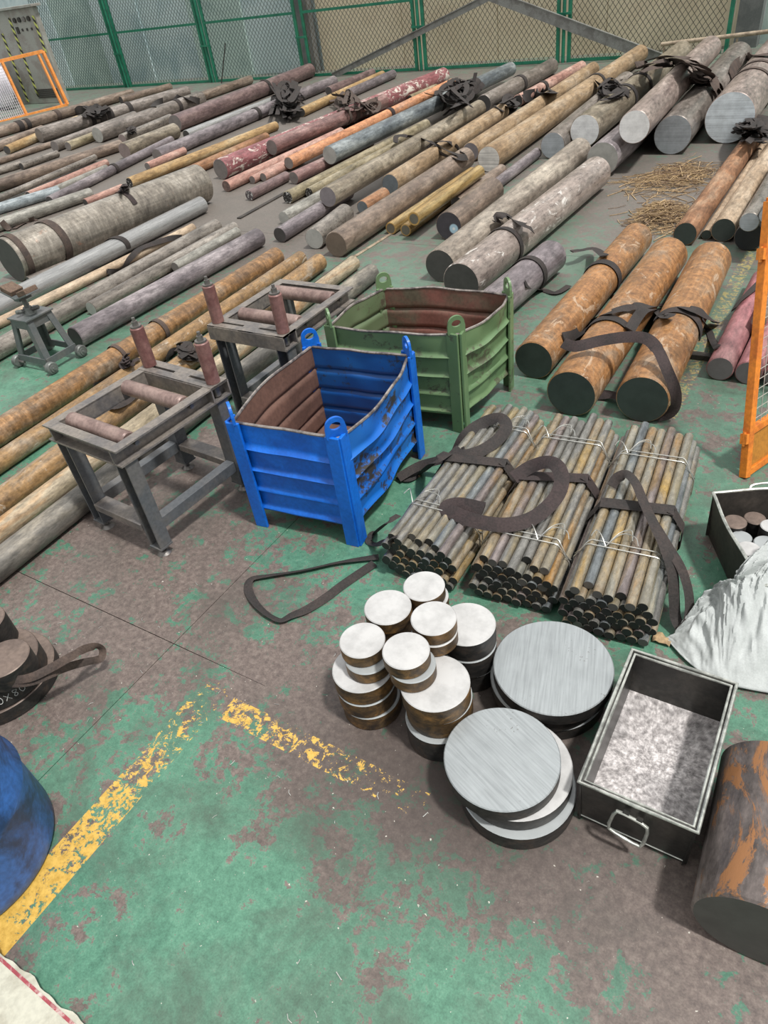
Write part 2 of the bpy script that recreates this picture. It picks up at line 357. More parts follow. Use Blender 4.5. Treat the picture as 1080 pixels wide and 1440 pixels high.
def brushed_disc():
    t = NT('disc_top_sawn'); v = t.coord((1, 30, 1), per_object=False); w = t.coord((1, 1, 1), per_object=False)
    mp = t.node('ShaderNodeMapping'); t.l.new(t.node('ShaderNodeTexCoord').outputs['Object'], mp.inputs['Vector']); mp.inputs['Rotation'].default_value = (0, 0, 0.9)
    mp2 = t.node('ShaderNodeMapping'); t.l.new(mp.outputs[0], mp2.inputs['Vector']); mp2.inputs['Scale'].default_value = (3, 70, 1)
    nl = t.noise(mp2.outputs[0], 2.2, 4, 0.6); n = t.noise(w, 9, 5, 0.6); sp = t.noise(w, 120, 3, 0.7)
    c = t.mix(0.5, rgb(162, 167, 168), t.ramp(nl, [(0.35, 0.7), (0.62, 1.12)]), 'MULTIPLY')
    c = t.mix(0.3, c, t.ramp(n, [(0.35, 0.75), (0.6, 1.1)]), 'MULTIPLY')
    c = t.mix(t.ramp(t.math('MULTIPLY', n, sp), [(0.40, 0.0), (0.43, 0.6)]), c, rgb(96, 90, 82))
    return t.done(c, t.ramp(nl, [(0.3, 0.34), (0.7, 0.5)]), 0.45, nl, 0.06, 0.002)
M_dsawn = brushed_disc()
M_tray = plain('oily_tray_steel', rgb(62, 62, 60), rgb(78, 76, 72), 0.35, 0.6, 7, 0.5)
def tray_floor():
    t = NT('galvanised_tray_floor'); v = t.coord((1, 1, 1), per_object=False)
    n = t.noise(v, 44, 8, 0.78, 0.1); m = t.noise(v, 90, 5, 0.7); k = t.noise(v, 6, 4, 0.6)
    c = t.ramp(n, [(0.32, rgb(112, 108, 106)), (0.48, rgb(176, 170, 168)), (0.62, rgb(222, 216, 214))])
    c = t.mix(0.6, c, t.ramp(m, [(0.36, 0.45), (0.6, 1.2)]), 'MULTIPLY')
    c = t.mix(t.ramp(k, [(0.5, 0.0), (0.64, 0.4)]), c, rgb(104, 102, 102))
    return t.done(c, 0.5, 0.1, m, 0.25, 0.004)
M_trayfloor = tray_floor()
M_rim = plain('bright_rolled_rim', rgb(196, 198, 190), rgb(150, 152, 146), 0.3, 0.5, 18, 0.5)
M_scrap = plain('dark_scrap_box', rgb(62, 58, 54), rgb(80, 74, 68), 0.55, 0.35, 7, 0.6)
M_cloth = plain('white_woven_cloth', rgb(182, 186, 184), rgb(166, 170, 168), 0.75, 0, 5, 0.25, fine=200)
M_orange = plain('orange_paint', rgb(222, 130, 40), rgb(196, 108, 38), 0.5, 0.0, 9, 0.5)
M_orangepanel = plain('ochre_sheet', rgb(176, 118, 40), rgb(148, 98, 38), 0.55, 0.0, 5, 0.5)
M_orangefar = plain('orange_frame_paint', rgb(240, 158, 84), rgb(222, 140, 66), 0.5, 0.0, 9, 0.3)
M_wirewhite = plain('pale_wire', rgb(176, 170, 160), None, 0.5, 0.3)
M_fence = plain('green_fence_paint', rgb(38, 128, 98), rgb(32, 108, 84), 0.45, 0.1, 6, 0.4)
M_meshl = plain('mesh_grey_green', rgb(84, 108, 102), None, 0.6, 0.2)
M_meshr = plain('mesh_olive', rgb(96, 90, 74), None, 0.6, 0.2)
M_beige = plain('beige_wall_panel', rgb(232, 220, 192), rgb(222, 208, 180), 0.8, 0, 1.2, 0.2, bump=0.05)
M_sheet = plain('pale_translucent_sheet', rgb(206, 220, 220), rgb(172, 192, 196), 0.6, 0, 0.8, 0.2, bump=0.05)
M_sheet2 = plain('green_grey_sheet', rgb(188, 206, 198), rgb(160, 180, 174), 0.6, 0, 0.8, 0.2, bump=0.05)
M_column = plain('dark_grey_column', rgb(116, 118, 116), rgb(98, 102, 100), 0.6, 0.1, 3, 0.3)
M_strip = plain('galvanised_strip', rgb(152, 154, 150), rgb(128, 128, 124), 0.5, 0.4, 6, 0.4)
M_pipe = plain('weathered_pipe', rgb(176, 160, 138), rgb(140, 124, 106), 0.6, 0.2, 9, 0.5)
M_cab = plain('grey_machine_paint', rgb(162, 164, 156), rgb(146, 142, 134), 0.5, 0.1, 3, 0.4)
M_cabdark = plain('dark_fitting', rgb(60, 58, 54), None, 0.6, 0.2)
def hazard():
    t = NT('hazard_tape'); tc = t.node('ShaderNodeTexCoord').outputs['Object']; sp = t.node('ShaderNodeSeparateXYZ'); t.l.new(tc, sp.inputs[0])
    f = t.math('FRACT', t.math('MULTIPLY', t.math('ADD', sp.outputs['X'], sp.outputs['Z']), 6.5))
    return t.done(t.ramp(f, [(0.0, rgb(196, 204, 110)), (0.5, rgb(44, 42, 38))], 'CONSTANT'), 0.6)
M_hazard = hazard()
M_net = plain('white_net', rgb(222, 218, 224), rgb(206, 202, 210), 0.8, 0, 5, 0.3)
M_straw = plain('dry_straw', rgb(184, 158, 120), rgb(144, 120, 92), 0.85, 0, 12, 0.6)
M_strawdark = plain('brown_scrap', rgb(136, 114, 92), rgb(112, 94, 78), 0.85, 0, 12, 0.6)
M_drum = plain('blue_drum_plastic', rgb(50, 98, 166), rgb(34, 58, 98), 0.45, 0.0, 7, 0.7)
M_white = plain('cream_board', rgb(186, 184, 168), rgb(164, 160, 144), 0.8, 0, 9, 0.3)
M_redline = plain('dark_red_stripe', rgb(150, 66, 74), rgb(196, 180, 172), 0.7, 0, 26, 0.5)
ROD = [bar_mat('rod_grey', rgb(110, 108, 104), rgb(144, 142, 136), rgb(162, 146, 112), rough=0.28, metal=0.45, scale=9, stretch=0.2, mott=0.8),
       bar_mat('rod_blue_grey', rgb(98, 103, 106), rgb(132, 137, 138), rgb(160, 154, 136), rough=0.28, metal=0.45, scale=9, stretch=0.2, mott=0.8),
       bar_mat('rod_ochre', rgb(158, 118, 64), rgb(150, 140, 122), rgb(176, 146, 88), rough=0.3, metal=0.35, scale=8, stretch=0.25, mott=0.8),
       bar_mat('rod_straw', rgb(146, 134, 104), rgb(152, 148, 136), rgb(168, 138, 84), rough=0.28, metal=0.4, scale=8, stretch=0.2, mott=0.8),
       bar_mat('rod_violet', rgb(112, 102, 102), rgb(142, 132, 128), rgb(160, 132, 92), rough=0.28, metal=0.45, scale=9, stretch=0.2, mott=0.8)]
FM_rod = face_mat('rod_end_dark', rgb(40, 41, 41), metal=0.2)
FM_rodb = face_mat('rod_end_grey', rgb(100, 98, 95), metal=0.4)

# ------------------------------------------------------------------ floor
def floor_mat():
    t = NT('worn_green_floor'); p = t.coord((1, 1, 1), world=True)
    sp = t.node('ShaderNodeSeparateXYZ'); t.l.new(p, sp.inputs[0]); X, Y = sp.outputs['X'], sp.outputs['Y']
    def blob(cx, cy, rx, ry):       # 1 in the middle of a traffic or work patch, 0 outside
        a = t.math('MULTIPLY', t.math('SUBTRACT', X, cx), 1.0 / rx); b = t.math('MULTIPLY', t.math('SUBTRACT', Y, cy), 1.0 / ry)
        d = t.math('SQRT', t.math('ADD', t.math('MULTIPLY', a, a), t.math('MULTIPLY', b, b)))
        return t.math('SUBTRACT', 1.0, d, clamp=True)
    big = t.noise(p, 1.6, 4, 0.6); med = t.noise(p, 8, 12, 0.78, 0.25); fin = t.noise(p, 42, 8, 0.75); grain = t.noise(p, 190, 3, 0.6)
    wear = t.math('ADD', t.math('MULTIPLY', big, 0.20), t.math('ADD', t.math('MULTIPLY', med, 0.58), t.math('MULTIPLY', fin, 0.22)))
    def add(w, b, k): return t.math('ADD', w, t.math('MULTIPLY', b, k))
    for (cx, cy, rx, ry, k) in ((-0.6, 1.0, 1.1, 0.60, 0.10), (-2.4, 1.35, 0.9, 1.0, 0.085), (-2.2, 0.7, 1.0, 0.6, 0.025),
                                (-0.35, 0.30, 1.0, 0.95, -0.060), (-1.15, 0.25, 0.5, 0.6, -0.06), (-1.4, 2.2, 1.2, 0.9, -0.05), (-0.3, 2.3, 0.8, 0.9, -0.04),
                                (-4.6, 2.2, 1.6, 1.2, -0.04), (-1.7, 4.6, 1.6, 1.7, -0.02), (-1.1, 7.0, 1.3, 1.8, 0.12), (-6.0, 6.0, 3.2, 2.6, 0.13), (-9, 9, 9, 6, 0.12), (0.1, 0.7, 0.5, 0.5, 0.08)):
        wear = add(wear, blob(cx, cy, rx, ry), k)
    bare = t.ramp(wear, [(0.500, 0.0), (0.516, 1.0)])
    green = t.ramp(t.math('ADD', t.math('MULTIPLY', med, 0.6), t.math('MULTIPLY', fin, 0.4)), [(0.35, rgb(60, 98, 80)), (0.5, rgb(84, 130, 107)), (0.64, rgb(108, 154, 129))])
    conc = t.ramp(fin, [(0.34, rgb(82, 72, 68)), (0.5, rgb(106, 94, 88)), (0.66, rgb(128, 116, 108))])
    c = t.mix(bare, green, conc)
    c = t.mix(0.35, c, t.ramp(grain, [(0.34, 0.5), (0.6, 1.15)]), 'MULTIPLY')
    dirt = t.noise(p, 2.6, 6, 0.7, 0.5); c = t.mix(t.ramp(dirt, [(0.46, 0.0), (0.68, 0.6)]), c, rgb(74, 70, 64))
    far = t.ramp(t.math('MULTIPLY', Y, 0.1), [(0.22, 0.0), (0.55, 0.55)]); c = t.mix(far, c, t.mix(med, rgb(92, 90, 84), rgb(122, 118, 110)))
    oil = blob(-0.62, 0.95, 0.75, 0.5); c = t.mix(t.math('MULTIPLY', oil, 0.9, clamp=True), c, rgb(62, 54, 50))
    def band(s, a, b): return t.math('MULTIPLY', t.math('GREATER_THAN', s, a), t.math('LESS_THAN', s, b))
    yn = t.math('ADD', t.math('MULTIPLY', t.noise(p, 26, 6, 0.75, 1.0), 0.6), t.math('MULTIPLY', fin, 0.4))
    yel = t.ramp(fin, [(0.35, rgb(172, 134, 52)), (0.6, rgb(206, 168, 82))])
    # aisle edge: worn ever more towards its corner
    wa = t.math('GREATER_THAN', t.math('SUBTRACT', yn, t.math('MULTIPLY', t.math('MAXIMUM', Y, 0.0), 0.135)), 0.444)
    la = t.math('MULTIPLY', t.math('MULTIPLY', band(X, -1.60, -1.475), band(Y, -1.0, 0.93)), wa)
    wb = t.math('GREATER_THAN', t.math('SUBTRACT', yn, t.math('MULTIPLY', t.math('ADD', X, 1.45), 0.11)), 0.494)
    lb = t.math('MULTIPLY', t.math('MULTIPLY', band(Y, 0.815, 0.905), band(X, -1.45, -0.66)), wb)
    wc = t.math('GREATER_THAN', yn, 0.52)
    lc = t.math('MULTIPLY', t.math('MULTIPLY', band(X, -0.585, -0.50), band(Y, 3.2, 6.5)), wc)
    c = t.mix(t.math('MAXIMUM', la, lb), c, yel)
    c = t.mix(t.math('MULTIPLY', lc, 0.6), c, rgb(176, 156, 92))
    speck = t.noise(p, 75, 2, 0.5); c = t.mix(t.ramp(speck, [(0.735, 0.0), (0.755, 0.8)]), c, rgb(196, 192, 180))
    rough = t.ramp(wear, [(0.45, 0.42), (0.6, 0.62)])
    h = t.math('ADD', t.math('MULTIPLY', bare, -0.5), t.math('MULTIPLY', fin, 0.5))
    return t.done(c, rough, 0.0, h, 0.13, 0.003)
M_floor = floor_mat()
M_gap = plain('joint_dirt', rgb(40, 36, 34), None, 0.9, 0)
fl = bpy.data.objects.new('floor', None); COL.objects.link(fl); struct(fl)
fl['label'] = 'worn green painted concrete workshop floor with yellow lines'
m = MB(); m.box((-8, 5, -0.13), (40, 26, 0.1)); m.obj('floor_base', M_gap, fl)
def slab(poly):
    # poly: outline, counter-clockwise, shrunk a little towards its middle by the caller
    m = MB(); n = len(poly)
    m.add([(x, y, 0.0) for x, y in poly] + [(x, y, -0.08) for x, y in poly],
          [tuple(range(n)), tuple(n + k for k in reversed(range(n)))] + [(k, n + k, n + (k + 1) % n, (k + 1) % n) for k in range(n)])
    struct(m.obj('slab', M_floor, fl))
g = 0.0016
def rect(x0, y0, x1, y1): slab([(x0 + g, y0 + g), (x1 - g, y0 + g), (x1 - g, y1 - g), (x0 + g, y1 - g)])
rect(-28, -8, -1.84, 0.994)
rect(-28, 0.994, -1.84, 5.2)
slab([(-1.84 + g, -8), (12, -8), (12, 5.2 - g), (-1.84 + g, 5.2 - g), (-1.84 + g, 0.994 + g), (-1.38, 0.994 + 0.0006), (-1.38, 0.994 - 0.0006), (-1.84 + g, 0.994 - g)])
rect(-28, 5.2, -8, 18); rect(-8, 5.2, 12, 18)

# ------------------------------------------------------------------ walls behind the fence
FY = 13.95
wall = bpy.data.objects.new('wall_back', None); COL.objects.link(wall); struct(wall)
wall['label'] = 'beige panels and pale sheets of the wall behind the mesh fence'
x = -10.6; k = 0
while x < -2.4:
    w = min(2.05, -2.3 - x)
    m = MB(); m.box((x + w / 2, FY + 0.75, 1.6), (w - 0.012, 0.06, 3.2)); struct(m.obj('panel', M_beige, wall)); x += w
x = -24.0
while x < -11.0:
    w = 1.62
    m = MB(); m.box((x + w / 2, FY + 0.80 + 0.03 * (k % 2), 1.6), (w - 0.02, 0.05, 3.2)); struct(m.obj('sheet', M_sheet if k % 3 else M_sheet2, wall)); x += w; k += 1
m = MB(); m.box((-10.86, FY + 0.62, 1.6), (0.36, 0.16, 3.2)); struct(m.obj('pillar', M_column, wall))
m = MB(); m.box((-2.12, FY + 0.55, 1.6), (0.34, 0.3, 3.2)); struct(m.obj('pillar', M_column, wall))
m = MB(); m.box((2.0, FY + 0.75, 1.6), (7.9, 0.06, 3.2)); struct(m.obj('panel', M_sheet2, wall))

# ------------------------------------------------------------------ mesh fence
PX = [-18.9, -16.1, -13.22, -10.53, -7.78, -4.96, -2.27]
fence = thing('mesh_fence', 'green expanded-metal mesh fence on double posts along the back', 'fence', (0, FY, 0))
HF = 2.1
for i, px in enumerate(PX[1:]):
    last = i == len(PX) - 2
    m = MB()
    for dx, r in ((-0.10, 0.028), (0.10, 0.028)) if not last else ((-0.05, 0.028),):
        m.box((px + dx, 0, HF / 2), (2 * r, 0.05, HF))
    if i >= 3 and not last: m.rod((px, -0.01, 0), (px, -0.01, HF), 0.03, 12)
    if i in (0, 1): m.rod((px, -0.01, 0), (px, -0.01, HF), 0.035, 12)
    po = m.obj('post', M_fence, fence)
    if not last:
        m = MB(); m.box((px, -0.035, 0.71), (0.26, 0.03, 0.035)); m.obj('clip', M_fence, po)
for i in range(len(PX) - 1):
    a, b = PX[i] + 0.12, PX[i + 1] - 0.12
    for z in (0.03, 1.125, HF - 0.02):
        m = MB(); m.box(((a + b) / 2, 0, z), (b - a, 0.035, 0.045)); m.obj('rail', M_fence, fence)
    m = MB(); pw, ph = (0.092, 0.118); nc = int((b - a) / pw); nr = int(HF / ph)
    wd = 0.0058
    for c in range(nc + 1):
        for s in (-1, 1):
            vs = []; xx = a + c * pw + (s + 1) * 0.0
            for r in range(nr * 2 + 1):
                off = (pw / 2) * (1 if r % 2 else 0) * s
                for dx, dy in ((-wd, -0.004), (wd, -0.004), (0, 0.006)):
                    xq = min(max(xx + off + dx, a), b); vs.append((xq, dy, 0.03 + r * ph / 2))
            fs = []
            for r in range(nr * 2):
                for q in range(3):
                    q2 = (q + 1) % 3; fs.append((r * 3 + q, r * 3 + q2, r * 3 + 3 + q2, r * 3 + 3 + q))
            m.add(vs, fs)
    o = m.obj('wire_mesh', M_meshl if i < 3 else M_meshr, fence); o['kind'] = 'stuff'

def strip(name, p, q, w, label):
    m = MB(); m.bar(p, q, w, 0.02, up=(0, -1, 0))
    d = (Vector(q) - Vector(p)).normalized(); n = Vector((-d.z, 0, d.x)) * (w / 2)
    m.bar(Vector(p) + n + Vector((0, -0.025, 0)), Vector(q) + n + Vector((0, -0.025, 0)), 0.012, 0.05, up=(0, -1, 0))
    return tag(m.obj(name, M_strip), label, 'steel angle', 'steel angles leaning on the fence')
strip('steel_angle', onY(468, 107, FY - 0.10), onY(692, -6, FY - 0.10), 0.10, 'grey steel angle rising to the right across the mesh fence')
strip('steel_angle', onY(686, -8, FY - 0.16), onY(930, 84, FY - 0.16), 0.17, 'broad grey steel angle sloping down to the right across the fence')
rail = thing('pipe_rail', 'low weathered pipe rail behind the bars at upper right', 'rail', (-2.2, 13.45, 0))
m = MB(); m.rod((-1.0, 0, 0.24), (2.6, 0, 0.42), 0.03, 12); m.obj('pipe', M_pipe, rail)
for xx in (-0.95, 0.1, 0.75, 2.4):
    m = MB(); m.rod((xx, 0, 0), (xx, 0, 0.25 + 0.05 * xx), 0.016, 8); m.obj('leg', M_pipe, rail)

# ------------------------------------------------------------------ far left: machine cabinet, orange frame, netting
CY = 12.3
cab = thing('machine_cabinet', 'tall grey machine cabinet with black and yellow hazard tape, far left', 'cabinet', (0, CY, 0))
s_ = CY / 11.6
xr, xl = -15.545 * s_, -18.4 * s_
m = MB(); m.box(((xr + xl) / 2, 0.06, 0.93), (xr - xl, 0.12, 1.86)); m.obj('body', M_cab, cab, bevel=0.01)
m = MB(); m.box(((xr + xl) / 2 + 0.03, 0.04, 1.885), (xr - xl + 0.12, 0.26, 0.05)); m.obj('lid', M_cab, cab, bevel=0.006)
for xx, z0, z1 in ((xr - 0.09, 1.0, 1.7), (xr - 0.95, 0.15, 1.72), (xr - 1.42, 0.05, 1.45)):
    m = MB(); m.box((xx, -0.004, (z0 + z1) / 2), (0.07, 0.01, z1 - z0)); m.obj('hazard_stripe', M_hazard, cab)
for k in range(4):
    m = MB(); m.rod((xr - 0.26 - 0.17 * k, 0.0, 1.66), (xr - 0.26 - 0.17 * k, -0.03, 1.66), 0.05, 12); m.obj('knob', M_cabdark if k != 1 else M_bolt, cab)
    m = MB(); m.box((xr - 0.28 - 0.17 * k, -0.005, 1.47), (0.045 + 0.05 * (k == 3), 0.02, 0.05 + 0.08 * (k == 3))); m.obj('button', M_cabdark, cab)
m = MB()
for k in range(9): m.box((xr - 0.55, -0.008, 0.12 + k * 0.022), (0.8, 0.02, 0.010))
m.obj('grille', M_cabdark, cab)

m = MB(); p, q = onY(311.5, 118, FY - 0.2), onY(311, 62, FY - 0.2); m.rod(Vector((p.x, p.y, 0.0)), Vector((q.x, FY - 0.06, q.z)), 0.012, 8)
tag(m.obj('thin_rod', M_cabdark), 'thin dark rod leaning upright against the fence beside the second green post', 'rod')
fr = thing('barrier_frame', 'orange steel barrier frame standing before the grey cabinet', 'barrier', (0, 0, 0))
tr, br = onY(60, 72, 11.9), onY(95, 147, 11.9); td, bd = onY(3, 88, 10.95), onY(38, 163, 10.95)
e = (bd - br); e.z = 0; tl = td + e * 1.15; bl = bd + e * 1.15
def tb(name, p, q, r=0.026, mat=M_orangefar):
    m = MB(); m.bar(p, q, 2 * r, 2 * r); return m.obj(name, mat, fr)
tb('rail', tr, tl, 0.03); tb('rail', br, bl, 0.024); tb('upright', tr, br, 0.03); tb('upright', td, bd); tb('upright', tl, bl, 0.03)
ei = e.normalized() * 0.13
tb('upright', tr + ei, br + ei, 0.022)
m = MB()
for k in range(26):
    a = bl.lerp(bd, k / 25); b_ = tl.lerp(td, k / 25); m.tube([a, b_], 0.005, 3)
for k in range(20):
    m.tube([bl.lerp(tl, k / 19), bd.lerp(td, k / 19)], 0.005, 3)
o = m.obj('wire_mesh', M_net, fr); o['kind'] = 'stuff'
# white sack of netting bulging behind the frame's left bay
m = MB(); P = []
c0 = onY(-24, 128, 11.6)
for i in range(17):
    row = []; th = PI * i / 16
    for j in range(25):
        ph = 2 * PI * j / 24; rr = 1 + 0.05 * math.sin(5 * ph + 2 * th)
        row.append((c0.x + 0.95 * rr * math.sin(th) ** 0.7 * math.cos(ph), 11.75 + 0.26 * rr * math.sin(th) ** 0.7 * math.sin(ph), 0.52 - 0.52 * math.cos(th)))
    P.append(row)
m.grid(P)
tag(m.obj('netting_sack', M_net), 'bulging white netting sack behind the orange frame at far left', 'sack')

